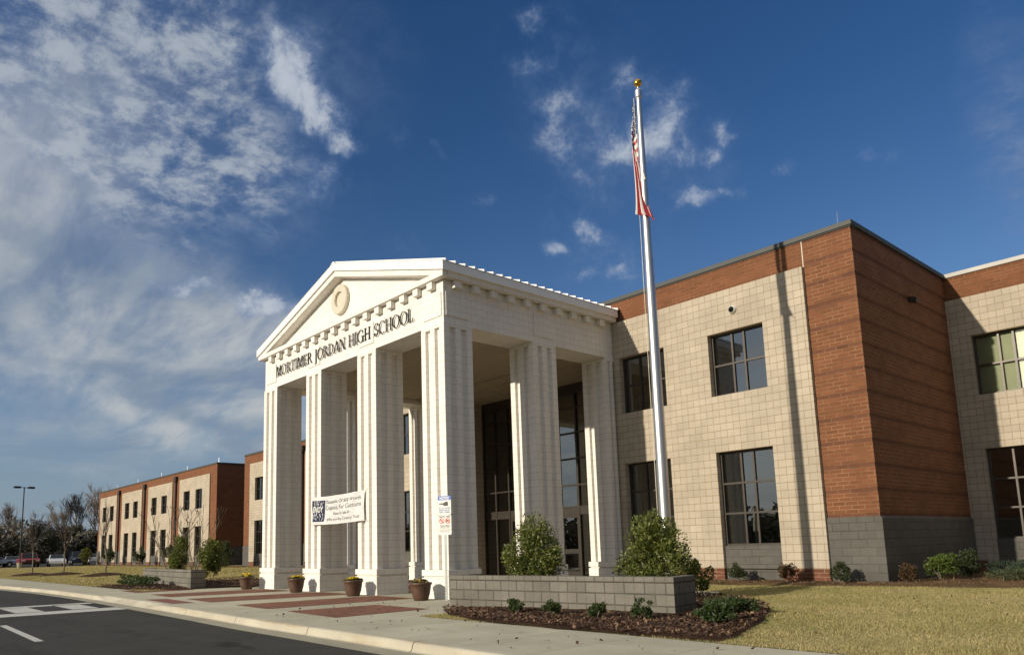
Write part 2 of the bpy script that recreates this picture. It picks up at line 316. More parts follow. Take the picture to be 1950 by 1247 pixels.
mulch_m = ground_mat("mulch", [(0.050, 0.026, 0.014), (0.085, 0.045, 0.024), (0.038, 0.020, 0.012)], [3.0, 1.2], bmp=1.0, bscale=26)[0]
straw_m = ground_mat("straw_ground", [(0.115, 0.068, 0.034), (0.165, 0.105, 0.052), (0.085, 0.05, 0.026)], [2.0, 0.8], bmp=1.0, bscale=30)[0]
terrain_m = ground_mat("terrain_ground", [(0.16, 0.135, 0.065), (0.20, 0.165, 0.08), (0.12, 0.11, 0.05)], [0.05, 0.02], bmp=0.3, bscale=8)[0]
def asphalt():
    m, t, b = ground_mat("asphalt", [(0.054, 0.051, 0.045), (0.070, 0.066, 0.058), (0.062, 0.059, 0.052)], [1.2, 0.35], 0.85, 0.5, 160)
    o = N(t, 'ShaderNodeTexCoord').outputs['Object']; src = b.inputs['Base Color'].links[0].from_socket
    mpn = N(t, 'ShaderNodeMapping'); mpn.inputs['Scale'].default_value = (0.12, 1.4, 1); t.links.new(o, mpn.inputs['Vector'])
    c = mix_(t, smooth(t, noise(t, mpn.outputs[0], 1.0, 6, 0.65).outputs['Fac'], 0.50, 0.70, 0, 0.5), src, (0.032, 0.031, 0.028))
    v = N(t, 'ShaderNodeTexVoronoi', feature='DISTANCE_TO_EDGE'); v.inputs['Scale'].default_value = 0.22
    t.links.new(vmath(t, 'ADD', o, vmath(t, 'SCALE', noise(t, o, 1.0, 4, 0.6).outputs['Color'], scale=1.2)), v.inputs['Vector'])
    c = mix_(t, smooth(t, v.outputs['Distance'], 0.001, 0.005, 0.6, 0.0), c, (0.02, 0.02, 0.018))
    # oil stain left where cars wait, with a ragged edge
    w = vmath(t, 'ADD', o, vmath(t, 'SCALE', vmath(t, 'SUBTRACT', noise(t, o, 2.2, 4, 0.6).outputs['Color'], (0.5, 0.5, 0.5)), scale=0.9))
    for cx, cy, rx, ry, st in ((3.3, -7.05, 0.75, 0.16, 0.62), (6.6, -8.6, 0.7, 0.12, 0.35), (-0.5, -7.6, 0.9, 0.12, 0.28), (1.2, -7.4, 0.5, 0.09, 0.22)):
        q = vmath(t, 'LENGTH', vmath(t, 'MULTIPLY', vmath(t, 'SUBTRACT', w, (cx, cy, 0)), (1 / rx, 1 / ry, 0)))
        c = mix_(t, smooth(t, q, 0.6, 1.3, st, 0.0), c, (0.016, 0.015, 0.014))
    setc(t, b.inputs['Base Color'], c); return m
asphalt_m = asphalt()
def concrete(name, col, xs=None, ys=None, pitch=1.3, joint_col=(0.20, 0.185, 0.15)):
    m, t, b = new_mat(name)
    o = N(t, 'ShaderNodeTexCoord').outputs['Object']; s = N(t, 'ShaderNodeSeparateXYZ'); t.links.new(o, s.inputs[0])
    c = mix_(t, smooth(t, noise(t, o, 0.7, 6, 0.65).outputs['Fac'], 0.3, 0.7), tuple(q * 0.86 for q in col), tuple(q * 1.07 for q in col))
    c = mix_(t, smooth(t, noise(t, o, 3.5, 6, 0.7).outputs['Fac'], 0.52, 0.75, 0, 0.45), c, tuple(q * 0.72 for q in col))
    c = mix_(t, 1.0, c, mix_(t, smooth(t, noise(t, o, 120, 2, 0.6).outputs['Fac'], 0.25, 0.75), (0.90,) * 3, (1.06,) * 3), 'MULTIPLY')
    if ys:
        fx = math_(t, 'ABSOLUTE', math_(t, 'SUBTRACT', math_(t, 'FRACT', math_(t, 'DIVIDE', math_(t, 'SUBTRACT', s.outputs[0], xs), pitch)), 0.5))
        jx = math_(t, 'GREATER_THAN', fx, 0.5 - 0.008 / pitch)
        hgt = jx
        lim = math_(t, 'LESS_THAN', s.outputs[1], -3.25)
        jx = math_(t, 'MULTIPLY', jx, lim)
        c = mix_(t, math_(t, 'MULTIPLY', jx, 0.7), c, joint_col)
        for y in ys:
            jy = math_(t, 'LESS_THAN', math_(t, 'ABSOLUTE', math_(t, 'SUBTRACT', s.outputs[1], y)), 0.010)
            c = mix_(t, math_(t, 'MULTIPLY', jy, 0.6), c, tuple(min(1, q * 1.35) for q in col))
        # panel-to-panel difference
        pid = math_(t, 'FLOOR', math_(t, 'DIVIDE', math_(t, 'SUBTRACT', s.outputs[0], xs), pitch)); wn_ = N(t, 'ShaderNodeTexWhiteNoise', noise_dimensions='1D'); t.links.new(pid, wn_.inputs['W'])
        c = mix_(t, 1.0, c, mix_(t, wn_.outputs[0], (0.93,) * 3, (1.04,) * 3), 'MULTIPLY')
    setc(t, b.inputs['Base Color'], c); b.inputs['Roughness'].default_value = 0.9; b.inputs['Specular IOR Level'].default_value = 0.25
    bump(t, b, noise(t, o, 90, 4, 0.7).outputs['Fac'], 0.18, 0.006); return m
walk_m = concrete("sidewalk_concrete", (0.50, 0.46, 0.335), 1.85, [-4.3], 1.3)
curb_m = concrete("curb_concrete", (0.50, 0.455, 0.35))
gutter_m = concrete("gutter_concrete", (0.36, 0.33, 0.24))
def curb_stain(m):
    t = m.node_tree; b = t.nodes['Principled BSDF']; src = b.inputs['Base Color'].links[0].from_socket
    o = N(t, 'ShaderNodeTexCoord').outputs['Object']; s = N(t, 'ShaderNodeSeparateXYZ'); t.links.new(o, s.inputs[0])
    mpn = N(t, 'ShaderNodeMapping'); mpn.inputs['Scale'].default_value = (0.5, 6, 6); t.links.new(o, mpn.inputs['Vector'])
    c = mix_(t, smooth(t, noise(t, mpn.outputs[0], 1.0, 6, 0.65).outputs['Fac'], 0.5, 0.72, 0, 0.6), src, (0.36, 0.25, 0.12))
    fx = math_(t, 'ABSOLUTE', math_(t, 'SUBTRACT', math_(t, 'FRACT', math_(t, 'DIVIDE', math_(t, 'ADD', s.outputs[0], 1.0 + 12), 3.2)), 0.5))
    c = mix_(t, math_(t, 'MULTIPLY', math_(t, 'GREATER_THAN', fx, 0.4965), 0.85), c, (0.06, 0.05, 0.035))
    setc(t, b.inputs['Base Color'], c)
curb_stain(curb_m)
paver_m = block("brick_paver", (0.235, 0.098, 0.058), (0.20, 0.13, 0.09), 0.2, 0.1, 0.006, 0.16, rough=0.9, bmp=0.3, stain=0.2)
pad_m = plain("brick_red_ramp_pad", (0.20, 0.075, 0.05), 0.8, var=0.1, scale=4)
mark_m = plain("road_paint", (0.50, 0.485, 0.43), 0.8, var=0.14, scale=7)

# ------------------------------------------------------------------ mesh helpers
ORG = {}
SPLIT = {'grey_base', 'grey_apron', 'frieze_panel', 'brick_base', 'eave_fascia', 'brick_wall', 'block_wall', 'rake_fascia', 'raking_cornice'}
def world_org(o): return ORG.get(o.name, Vector((0, 0, 0))) if o is not None else Vector((0, 0, 0))
class MB:
    def __init__(s): s.v = []; s.f = []; s.m = []
    def quad(s, *p, m=0):
        k = len(s.v); s.v += [tuple(q) for q in p]; s.f.append(tuple(range(k, k + len(p)))); s.m.append(m)
    def box(s, x0, x1, y0, y1, z0, z1, m=0, skip=''):
        k = len(s.v)
        s.v += [(x0, y0, z0), (x1, y0, z0), (x1, y1, z0), (x0, y1, z0), (x0, y0, z1), (x1, y0, z1), (x1, y1, z1), (x0, y1, z1)]
        for n, f in (('b', (0, 3, 2, 1)), ('t', (4, 5, 6, 7)), ('f', (0, 1, 5, 4)), ('r', (1, 2, 6, 5)), ('k', (2, 3, 7, 6)), ('l', (3, 0, 4, 7))):
            if n not in skip: s.f.append(tuple(k + i for i in f)); s.m.append(m)
    def prism(s, poly, axis, a, b, m=0):
        """poly: list of 2-D points; axis 'y' -> (x,z) extruded in y; 'z' -> (x,y); 'x' -> (y,z)"""
        P3 = {'y': lambda p, t: (p[0], t, p[1]), 'z': lambda p, t: (p[0], p[1], t), 'x': lambda p, t: (t, p[0], p[1])}[axis]
        k = len(s.v); n = len(poly)
        s.v += [P3(p, a) for p in poly] + [P3(p, b) for p in poly]
        ar = sum(poly[i][0] * poly[(i + 1) % n][1] - poly[(i + 1) % n][0] * poly[i][1] for i in range(n))
        flip = (ar > 0) ^ (axis == 'y') ^ (b < a)
        lo = tuple(range(k, k + n)); hi = tuple(range(k + n, k + 2 * n))
        faces = [lo[::-1], hi] + [(k + i, k + (i + 1) % n, k + n + (i + 1) % n, k + n + i) for i in range(n)]
        for f in faces: s.f.append(f if flip else f[::-1]); s.m.append(m)
    def tube(s, p0, p1, r0, r1, n=6, m=0, cap=False):
        p0 = Vector(p0); p1 = Vector(p1); d = (p1 - p0)
        if d.length < 1e-6: return
        d.normalize(); a = d.orthogonal().normalized(); b = d.cross(a); k = len(s.v)
        for p, r in ((p0, r0), (p1, r1)):
            for i in range(n):
                t = 2 * PI * i / n; s.v.append(tuple(p + a * (r * math.cos(t)) + b * (r * math.sin(t))))
        for i in range(n): s.f.append((k + i, k + (i + 1) % n, k + n + (i + 1) % n, k + n + i)); s.m.append(m)
        if cap:
            s.f.append(tuple(range(k + n - 1, k - 1, -1))); s.m.append(m); s.f.append(tuple(range(k + n, k + 2 * n))); s.m.append(m)
    def lathe(s, prof, n=24, c=(0, 0, 0), m=0):
        k = len(s.v)
        for r, z in prof:
            for i in range(n): t = 2 * PI * i / n; s.v.append((c[0] + r * math.cos(t), c[1] + r * math.sin(t), c[2] + z))
        for j in range(len(prof) - 1):
            for i in range(n): s.f.append((k + j * n + i, k + j * n + (i + 1) % n, k + (j + 1) * n + (i + 1) % n, k + (j + 1) * n + i)); s.m.append(m)
    def wall(s, x0, x1, z0, z1, y, holes=(), depth=0.0, m=0, mr=None):
        """front-facing (-y) wall with rectangular openings and reveals"""
        xs = sorted({x0, x1, *[q for h in holes for q in h[:2]]}); zs = sorted({z0, z1, *[q for h in holes for q in h[2:]]})
        xs = [x for x in xs if x0 <= x <= x1]; zs = [z for z in zs if z0 <= z <= z1]
        for a, b in zip(xs, xs[1:]):
            for c, d in zip(zs, zs[1:]):
                cx, cz = (a + b) / 2, (c + d) / 2
                if any(h[0] < cx < h[1] and h[2] < cz < h[3] for h in holes): continue
                s.quad((a, y, c), (b, y, c), (b, y, d), (a, y, d), m=m)
        mr = m if mr is None else mr
        if depth:
            for a, b, c, d in holes:
                s.quad((a, y, c), (a, y, d), (a, y + depth, d), (a, y + depth, c), m=mr); s.quad((b, y, c), (b, y + depth, c), (b, y + depth, d), (b, y, d), m=mr)
                s.quad((a, y, d), (b, y, d), (b, y + depth, d), (a, y + depth, d), m=mr); s.quad((a, y, c), (a, y + depth, c), (b, y + depth, c), (b, y, c), m=mr)
    def build(s, name, mats, parent=None, smooth=False, bevel=0.0, local=False):
        if name in SPLIT and not local: return build_split(s, name, mats, parent, bevel)
        return s.build_(name, mats, parent, smooth, bevel, local)
    def build_(s, name, mats, parent=None, smooth=False, bevel=0.0, local=False):
        """vertices are in world metres unless local=True; the parent's origin is subtracted"""
        me = bpy.data.meshes.new(name); org = world_org(parent) if not local else Vector((0, 0, 0))
        me.from_pydata([(x - org.x, y - org.y, z - org.z) for x, y, z in s.v], [], s.f)
        for mt in (mats if isinstance(mats, (list, tuple)) else [mats]): me.materials.append(mt)
        me.polygons.foreach_set('material_index', s.m)
        uvl = me.uv_layers.new(name="uv")
        co = np.array(s.v, dtype=np.float32).reshape(-1, 3)
        nl = len(me.loops); li = np.empty(nl, np.int32); me.loops.foreach_get('vertex_index', li)
        nn = np.empty(len(me.polygons) * 3, np.float32); me.polygons.foreach_get('normal', nn); nn = np.abs(nn.reshape(-1, 3))
        tot = np.empty(len(me.polygons), np.int32); me.polygons.foreach_get('loop_total', tot)
        ax = np.repeat(np.argmax(nn, 1), tot); p = co[li]
        u = np.where(ax == 0, p[:, 1], p[:, 0]); v = np.where(ax == 2, p[:, 1], p[:, 2])
        uvl.data.foreach_set('uv', np.stack([u, v], 1).astype(np.float32).ravel())
        if smooth: me.polygons.foreach_set('use_smooth', [True] * len(me.polygons))
        o = bpy.data.objects.new(name, me); COL.objects.link(o)
        if parent is not None: o.parent = parent
        ORG[o.name] = org if not local else world_org(parent)
        if bevel:
            b = o.modifiers.new("bevel", 'BEVEL'); b.width = bevel; b.segments = 2; b.limit_method = 'ANGLE'; b.angle_limit = math.radians(40)
        return o
def build_split(mb, name, mats, parent=None, bevel=0.0):
    key = {}; par = []
    def find(i):
        while par[i] != i: par[i] = par[par[i]]; i = par[i]
        return i
    ids = []
    for p in mb.v:
        k = tuple(round(c, 3) for c in p)
        if k not in key: key[k] = len(par); par.append(len(par))
        ids.append(key[k])
    for f in mb.f:
        for i in f[1:]: par[find(ids[i])] = find(ids[f[0]])
    groups = {}
    for f, m in zip(mb.f, mb.m): groups.setdefault(find(ids[f[0]]), []).append((f, m))
    for fs_ in groups.values():
        q = MB(); mp_ = {}
        for f, m in fs_:
            for i in f:
                if i not in mp_: mp_[i] = len(q.v); q.v.append(mb.v[i])
            q.f.append(tuple(mp_[i] for i in f)); q.m.append(m)
        MB.build_(q, name, mats, parent, bevel=bevel)
def tag(o, label=None, cat=None, group=None, kind=None):
    if label: o['label'] = label
    if cat: o['category'] = cat
    if group: o['group'] = group
    if kind: o['kind'] = kind
    return o
def empty(name, loc, label, cat, group=None, rz=0.0):
    o = bpy.data.objects.new(name, None); COL.objects.link(o); o.location = loc; o.rotation_euler.z = rz; o.empty_display_size = 0.2
    ORG[o.name] = Vector(loc); return tag(o, label, cat, group)
def dup(o, parent=None):
    c = o.copy(); COL.objects.link(c); ORG[c.name] = world_org(o)
    if parent is not None: c.parent = parent
    for ch in list(o.children): dup(ch, c)
    return c
def fast_mesh(name, verts, faces, mat, parent=None):
    """numpy quads or triangles; verts Nx3, faces MxK"""
    me = bpy.data.meshes.new(name); nv, nf, k = len(verts), len(faces), faces.shape[1]
    me.vertices.add(nv); me.vertices.foreach_set('co', verts.astype(np.float32).ravel())
    me.loops.add(nf * k); me.loops.foreach_set('vertex_index', faces.astype(np.int32).ravel())
    me.polygons.add(nf); me.polygons.foreach_set('loop_start', np.arange(0, nf * k, k, dtype=np.int32)); me.polygons.foreach_set('loop_total', np.full(nf, k, np.int32))
    me.update(calc_edges=True); me.materials.append(mat)
    o = bpy.data.objects.new(name, me); COL.objects.link(o)
    if parent is not None: o.parent = parent
    return o

# ------------------------------------------------------------------ ground heights
def sstep(a, b, x):
    t = min(1, max(0, (x - a) / (b - a))); return t * t * (3 - 2 * t)
def gz(x, y): return 0.01 + 0.16 * sstep(-3.2, 6.0, y)

t = MB(); t.quad((-900, -700, -0.35), (900, -700, -0.35), (900, 900, -0.35), (-900, 900, -0.35))
tag(t.build("ground", terrain_m), kind='structure')
r = MB()
r.quad((-400, -17, -0.15), (60, -17, -0.15), (60, -5.6, -0.15), (-400, -5.6, -0.15))
road = tag(r.build("road", asphalt_m), kind='structure')
# curb line (outer top edge of the sidewalk) measured along the drive
CURB = [(-200, -9.5), (-60, -7.0), (-40, -6.2), (-29, -5.48), (-20.4, -4.98), (-15, -4.93), (-11.6, -4.97), (-10.6, -5.0), (-7.2, -5.1), (-6.2, -5.14), (-5.2, -5.17), (-2.6, -5.27), (0.9, -5.42), (3, -5.44), (4.6, -5.47), (6.8, -5.52), (8, -5.55), (12, -5.6), (60, -5.9)]
def curb_y(x):
    for (a, b), (c, d) in zip(CURB, CURB[1:]):
        if a <= x <= c: return b + (d - b) * (x - a) / (c - a)
    return CURB[-1][1]
def drop(x): return sstep(-12.6, -11.3, x) * (1 - sstep(-6.6, -5.2, x))   # ramp: curb falls flush
xs = sorted(set([-200, -120, -80, -60, -50] + [round(-45 + 0.25 * i, 3) for i in range(int(75 / .25) + 1)] + [40, 60]))
prof = [(0.0, 0.0), (-0.125, -0.004), (-0.150, -0.014), (-0.165, -0.032), (-0.185, -0.100), (-0.20, -0.128), (-0.235, -0.138)]
cb = MB(); gt = MB(); prev = None
rr = random.Random(3)
for x in xs:
    y = curb_y(x); d = drop(x); wob = rr.uniform(-.004, .004)
    row = [(x, y + p[0] + wob, p[1] * (1 - 0.0) if p[1] > -0.001 else (p[1] * (1 - d) + d * (-0.115 * (-p[0] / 0.235) - 0.02))) for p in prof]
    g = [row[-1], (x, y - 0.60, -0.146)]
    if prev:
        for i in range(len(row) - 1): cb.quad(prev[0][i], prev[0][i + 1], row[i + 1], row[i])
        gt.quad(prev[1][0], prev[1][1], g[1], g[0])
    prev = (row, g)
tag(cb.build("curb", curb_m, smooth=True), kind='structure')
tag(gt.build("gutter", gutter_m), kind='structure')
# sidewalk and entrance plaza: one concrete sheet
sw = MB()
def strip(mb, x0, x1, y1, z=0.0, step=1.0):
    n = max(1, int((x1 - x0) / step)); q = [x0 + (x1 - x0) * i / n for i in range(n + 1)]
    for a, b in zip(q, q[1:]): mb.quad((a, curb_y(a), z), (b, curb_y(b), z), (b, y1, z), (a, y1, z))
strip(sw, -200, -45, -3.25, step=5); strip(sw, -45, -17.0, -3.25); strip(sw, -17.0, 3.1, -1.0, step=.5); strip(sw, 3.1, 40, -3.25)
sw.quad((-13.1, -1.0, 0.0), (2.0, -1.0, 0.0), (1.2, 9.4, 0.0), (-12.0, 9.4, 0.0))
sw.quad((2.0, 1.9, 0.07), (5.95, 2.35, 0.125), (5.5, 3.5, 0.155), (2.0, 3.1, 0.12))
walk = tag(sw.build("sidewalk", walk_m), kind='structure')
pv = MB(); Z = 0.006
for q in ([(-15.0, -3.7), (-12.8, -3.75), (-12.6, -1.75), (-14.9, -1.65)], [(-11.0, -3.85), (-8.85, -3.95), (-8.1, -0.2), (-10.2, -0.2)], [(-7.35, -3.98), (-5.15, -4.13), (-4.35, -0.1), (-6.45, -0.1)],
          [(-3.45, -4.15), (-1.45, -4.25), (-1.15, -0.25), (-3.1, -0.2)], [(-0.42, -4.27), (1.92, -4.42), (1.88, -2.1), (-0.17, -2.1)], [(-6.4, 1.1), (-4.4, 1.1), (-4.4, 6.6), (-6.4, 6.6)], [(-3.1, 1.1), (-1.2, 1.1), (-1.2, 6.6), (-3.1, 6.6)], [(-9.6, 1.1), (-7.7, 1.1), (-7.7, 6.6), (-9.6, 6.6)]):
    pv.quad(*[(a, b, Z) for a, b in q])
pv.build("brick_paving", paver_m, walk)
pd = MB(); pd.quad((-8.3, -4.85, Z), (-5.65, -4.98, Z), (-5.35, -4.48, Z), (-8.0, -4.32, Z)); pd.build("ramp_pad", pad_m, walk)
mk = MB(); ZR = -0.144
def rq(*p): mk.quad(*[(a, b, ZR) for a, b in p])
rq((-11.75, -14), (-10.95, -14), (-10.65, -5.66), (-11.3, -5.66)); rq((-8.35, -14), (-7.25, -14), (-6.95, -5.72), (-8.1, -5.72))
yy = -6.1
for k in range(7):
    y1, y0 = yy - 0.0, yy - 0.68
    rq((-10.95, y0), (-8.35, y0), (-8.25, y1), (-10.85, y1)); yy -= 1.38
rq((-4.42, -9.12), (-0.15, -9.22), (-0.15, -9.08), (-4.45, -8.98)); rq((-14.8, -9.1), (-12.5, -9.1), (-12.5, -8.96), (-14.8, -8.96)); rq((6, -9.3), (9, -9.3), (9, -9.17), (6, -9.17))
mk.build("road_marking", mark_m, road)
# lawn: a gently rising sheet either side of the plaza
lw = MB()
def sheet(mb, x0, x1, y0, y1, sx, sy, zf, nz=0.0):
    nx, ny = max(1, int((x1 - x0) / sx)), max(1, int((y1 - y0) / sy)); rg = random.Random(5)
    zt = {}
    def z(i, j):
        if (i, j) not in zt: zt[(i, j)] = zf(x0 + (x1 - x0) * i / nx, y0 + (y1 - y0) * j / ny) + rg.uniform(-nz, nz)
        return zt[(i, j)]
    for i in range(nx):
        for j in range(ny):
            a, b = x0 + (x1 - x0) * i / nx, x0 + (x1 - x0) * (i + 1) / nx; c, d = y0 + (y1 - y0) * j / ny, y0 + (y1 - y0) * (j + 1) / ny
            mb.quad((a, c, z(i, j)), (b, c, z(i + 1, j)), (b, d, z(i + 1, j + 1)), (a, d, z(i, j + 1)))
sheet(lw, 3.1, 40, -3.25, 14.2, .8, .6, lambda x, y: gz(x, y) - .004); sheet(lw, 1.3, 3.1, -0.9, 9, .6, .6, lambda x, y: gz(x, y) - .03)
sheet(lw, -84, -13.6, -3.25, 16, 1.6, .8, lambda x, y: gz(x, y)); sheet(lw, -13.6, -11.6, 0.2, 9, .6, .6, lambda x, y: gz(x, y) - .03); sheet(lw, -200, -84, -3.25, 5, 6, 2, lambda x, y: gz(x, y))
tag(lw.build("lawn", lawn_m, smooth=True), kind='structure')
pk = MB(); pk.quad((-128, .5, 0.185), (-90, .5, 0.185), (-90, 4.9, 0.185), (-128, 4.9, 0.185)); pk.quad((-128, 4.9, 0.12), (-84.2, 4.9, 0.12), (-84.2, 11.4, 0.19), (-128, 11.4, 0.19)); pk.quad((-128, 11.4, 0.19), (-89.5, 11.4, 0.19), (-89.5, 60, 0.19), (-128, 60, 0.19))
tag(pk.build("parking_lot", asphalt_m), kind='structure')
fl = MB(); fl.quad((-200, 60, 0.1), (-128, 60, 0.1), (-128, 4.9, 0.1), (-200, 4.9, 0.1))
tag(fl.build("field", terrain_m), kind='structure')

# ------------------------------------------------------------------ school building
school = empty("school_building", (-5.43, 7.13, 0.0), "two storey red brick and tan block school with white columned portico", "school")
CX = -5.43
def mirx(a, b): return (2 * CX - b, 2 * CX - a)
ZT, ZB, ZC, ZG, ZU0, ZU1, ZL0, ZL1, ZBB, GP = 8.465, 9.197, 9.34, 1.80, 5.408, 7.237, 1.147, 3.79, 0.53, 0.10

def window(par, x0, x1, z0, z1, y, rows, cols=(0.37, 0.23, 0.40), blinds=None, back=0.55, fw=0.055, pm=None):
    """frame mesh (the window) > pane, blind, interior; y is the plane of the glass"""
    f = MB(); d0, d1 = y - 0.05, y + 0.05
    f.box(x0, x0 + fw, d0, d1, z0, z1); f.box(x1 - fw, x1, d0, d1, z0, z1); f.box(x0 + fw, x1 - fw, d0, d1, z1 - fw, z1); f.box(x0 + fw, x1 - fw, d0, d1, z0, z0 + fw)
    ix0, ix1, iz0, iz1 = x0 + fw, x1 - fw, z0 + fw, z1 - fw
    acc = 0; xs_ = [ix0]
    for c in cols[:-1]:
        acc += c; xm = ix0 + (ix1 - ix0) * acc; f.box(xm - .027, xm + .027, d0 + .006, d1 - .006, iz0, iz1); xs_.append(xm)
    xs_.append(ix1)
    for k in range(1, rows):
        zm = iz0 + (iz1 - iz0) * k / rows
        for a, b in zip(xs_, xs_[1:]): f.box(a, b, d0 + .012, d1 - .012, zm - .027, zm + .027)
    w = f.build("window", bronze, par)
    p = MB(); p.quad((ix0, y, iz0), (ix1, y, iz0), (ix1, y, iz1), (ix0, y, iz1)); p.build("pane", pm or pane_m, w)
    i = MB(); i.quad((x0 - .3, y + back, z0 - .2), (x1 + .3, y + back, z0 - .2), (x1 + .3, y + back, z1 + .1), (x0 - .3, y + back, z1 + .1))
    i.quad((x0 - .3, y + .06, z0 - .2), (x1 + .3, y + .06, z0 - .2), (x1 + .3, y + back, z0 - .2), (x0 - .3, y + back, z0 - .2))
    i.quad((x0 - .3, y + .06, z1 + .1), (x1 + .3, y + .06, z1 + .1), (x1 + .3, y + back, z1 + .1), (x0 - .3, y + back, z1 + .1))
    i.quad((x0 - .3, y + .06, z0 - .2), (x0 - .3, y + back, z0 - .2), (x0 - .3, y + back, z1 + .1), (x0 - .3, y + .06, z1 + .1)); i.quad((x1 + .3, y + .06, z0 - .2), (x1 + .3, y + back, z0 - .2), (x1 + .3, y + back, z1 + .1), (x1 + .3, y + .06, z1 + .1))
    i.build("interior", room_m, w)
    for (a, b, c, d, mt) in (blinds or []):
        q = MB(); q.box(x0 + (x1 - x0) * a, x0 + (x1 - x0) * b, y + .07, y + .085, z0 + (z1 - z0) * c, z0 + (z1 - z0) * d); q.build("blind", mt, w)
    return w

def banded_pier(x0, x1, y0, y1, name_par, z1=ZB, z0=ZG):
    """brick pier whose dark course at the head of every two-foot band is set back"""
    mb = MB(); z = z1; n = 0
    while z > z0 + 0.01:
        zl = max(z0, z - 0.6096)
        dz = min(0.1016, z - zl)
        mb.box(x0 + .012, x1 - .012, y0 + .012, y1, z - dz, z, m=1)
        if zl < z - dz - .001: mb.box(x0, x1, y0, y1, zl, z - dz, m=0)
        z = zl; n += 1
    return mb.build("brick_pier", [brick, brick_dark], name_par)

YT, YP, YW, YWB = 7.13, 7.25, 13.86, 13.96
# pavilion front: tan block with window openings, both sides of the portico
W2 = (3.462, 5.167); W1 = (0.226, 1.937)
wins = [W1, W2, mirx(*W1), mirx(*W2)]
XR, XTR = 7.656, 6.38
XL_, XTL = mirx(XR, XR)[0], mirx(XTR, XTR)[0]
ST0, ST1, STZ = -8.85, -1.25, 7.36
holes = [(a, b, ZU0, ZU1) for a, b in wins] + [(a, b, GP, ZL1) for a, b in wins]
m = MB(); m.wall(XTL, XTR, ZBB, ZT, YT, [(a, b, max(c, ZBB), d) for a, b, c, d in holes] + [(ST0, ST1, ZBB, STZ)], 0.0)
for a, b, c, d in holes:
    m.wall(a, b, max(c, ZBB), d, YT, [(a, b, max(c, ZBB), d)], 0.30)
m.quad((XTR, YT, ZBB), (XTR, YP + .1, ZBB), (XTR, YP + .1, ZT), (XTR, YT, ZT)); m.quad((XTL, YT, ZBB), (XTL, YT, ZT), (XTL, YP + .1, ZT), (XTL, YP + .1, ZBB))
m.quad((XTL, YT, ZT), (XTR, YT, ZT), (XTR, YP + .1, ZT), (XTL, YP + .1, ZT))
for a, s_ in ((ST0, 1), (ST1, -1)): m.quad((a, YT, 0), (a, YT, STZ), (a, 9.3, STZ), (a, 9.3, 0))
m.quad((ST0, YT, STZ), (ST1, YT, STZ), (ST1, 9.3, STZ), (ST0, 9.3, STZ))
m.build("block_wall", tan, school)
# brick base course under each tan pier, grey apron under each low window
segs = []; cuts = sorted(wins); edges = [XTL] + [q for w in cuts for q in w] + [XTR]
bb = MB(); ap = MB()
for a, b in [(edges[i], edges[i + 1]) for i in range(0, len(edges), 2)]:
    for c, d in ([(a, b)] if not (a < ST0 < b) else [(a, ST0), (ST1, b)]): bb.box(c, d, YT - .012, YT + .3, -0.1, ZBB)
bb.build("brick_base", brick_base, school)
for a, b in wins: ap.box(a, b, YT + .10, YT + .28, -0.1, ZL0 - .02); ap.box(a, b, YT + .085, YT + .29, ZL0 - .02, ZL0)
ap.build("grey_apron", grey_block, school)
for k, (a, b) in enumerate(wins):
    window(school, a, b, ZU0, ZU1, YT + .24, 2, blinds=None)
    window(school, a, b, ZL0, ZL1, YT + .24, 3, blinds=[(.04, .97, .02, .64, blind_d)] if k < 2 else [(.05, .6, .1, .6, blind_d)])
# brick above the tan and the piers at both ends
banded_pier(XTR, XR, YP, 13.95, school); banded_pier(XL_, XTL, YP, 13.95, school)
m = MB(); m.box(XTL, XTR, YP, YP + .3, ZT - .05, ZB); m.build("brick_wall", brick_band, school)
gb = MB()
for a, b in ((XTR + .004, XR + .05), (XL_ - .05, XTL - .004)):
    gb.prism([(a, -.1), (b, -.1), (b, ZG - .05), (b - .045, ZG), (a, ZG), (a, ZG)][:5], 'y', YP - .045, 13.93)
gb.build("grey_base", grey_block, school, bevel=.012)
# small expansion joint seen beside the tan panel
ej = MB(); ej.box(XTR - .012, XTR + .012, YP - .004, YP + .02, ZT, ZB - .02); ej.build("expansion_joint", caststone, school)
# copings
cp = MB(); e = .05
cp.box(XL_ - e, XR + e, YP - e, YP + .4, ZB + .012, ZC); cp.box(XR - .4, XR + e, YP + .4, 14.2, ZB + .012, ZC); cp.box(XL_ - e, XL_ + .4, YP + .4, 14.2, ZB + .012, ZC)
cp.box(XL_ - .02, XR + .02, YP - .02, YP + .3, ZB - .02, ZB + .012)
cp.build("coping", coping_dark, school, bevel=.01)
rf = MB(); rf.quad((XL_, YP + .2, ZB - .2), (XR, YP + .2, ZB - .2), (XR, 40, ZB - .2), (XL_, 40, ZB - .2)); rf.quad((XR - .05, 13.9, 0), (XR - .05, 40, 0), (XR - .05, 40, ZB), (XR - .05, 13.9, ZB))
rf.quad((-44.2, 14.2, ZB - .2), (40, 14.2, ZB - .2), (40, 40, ZB - .2), (-44.2, 40, ZB - .2)); rf.build("flat_roof", coping_dark, school)
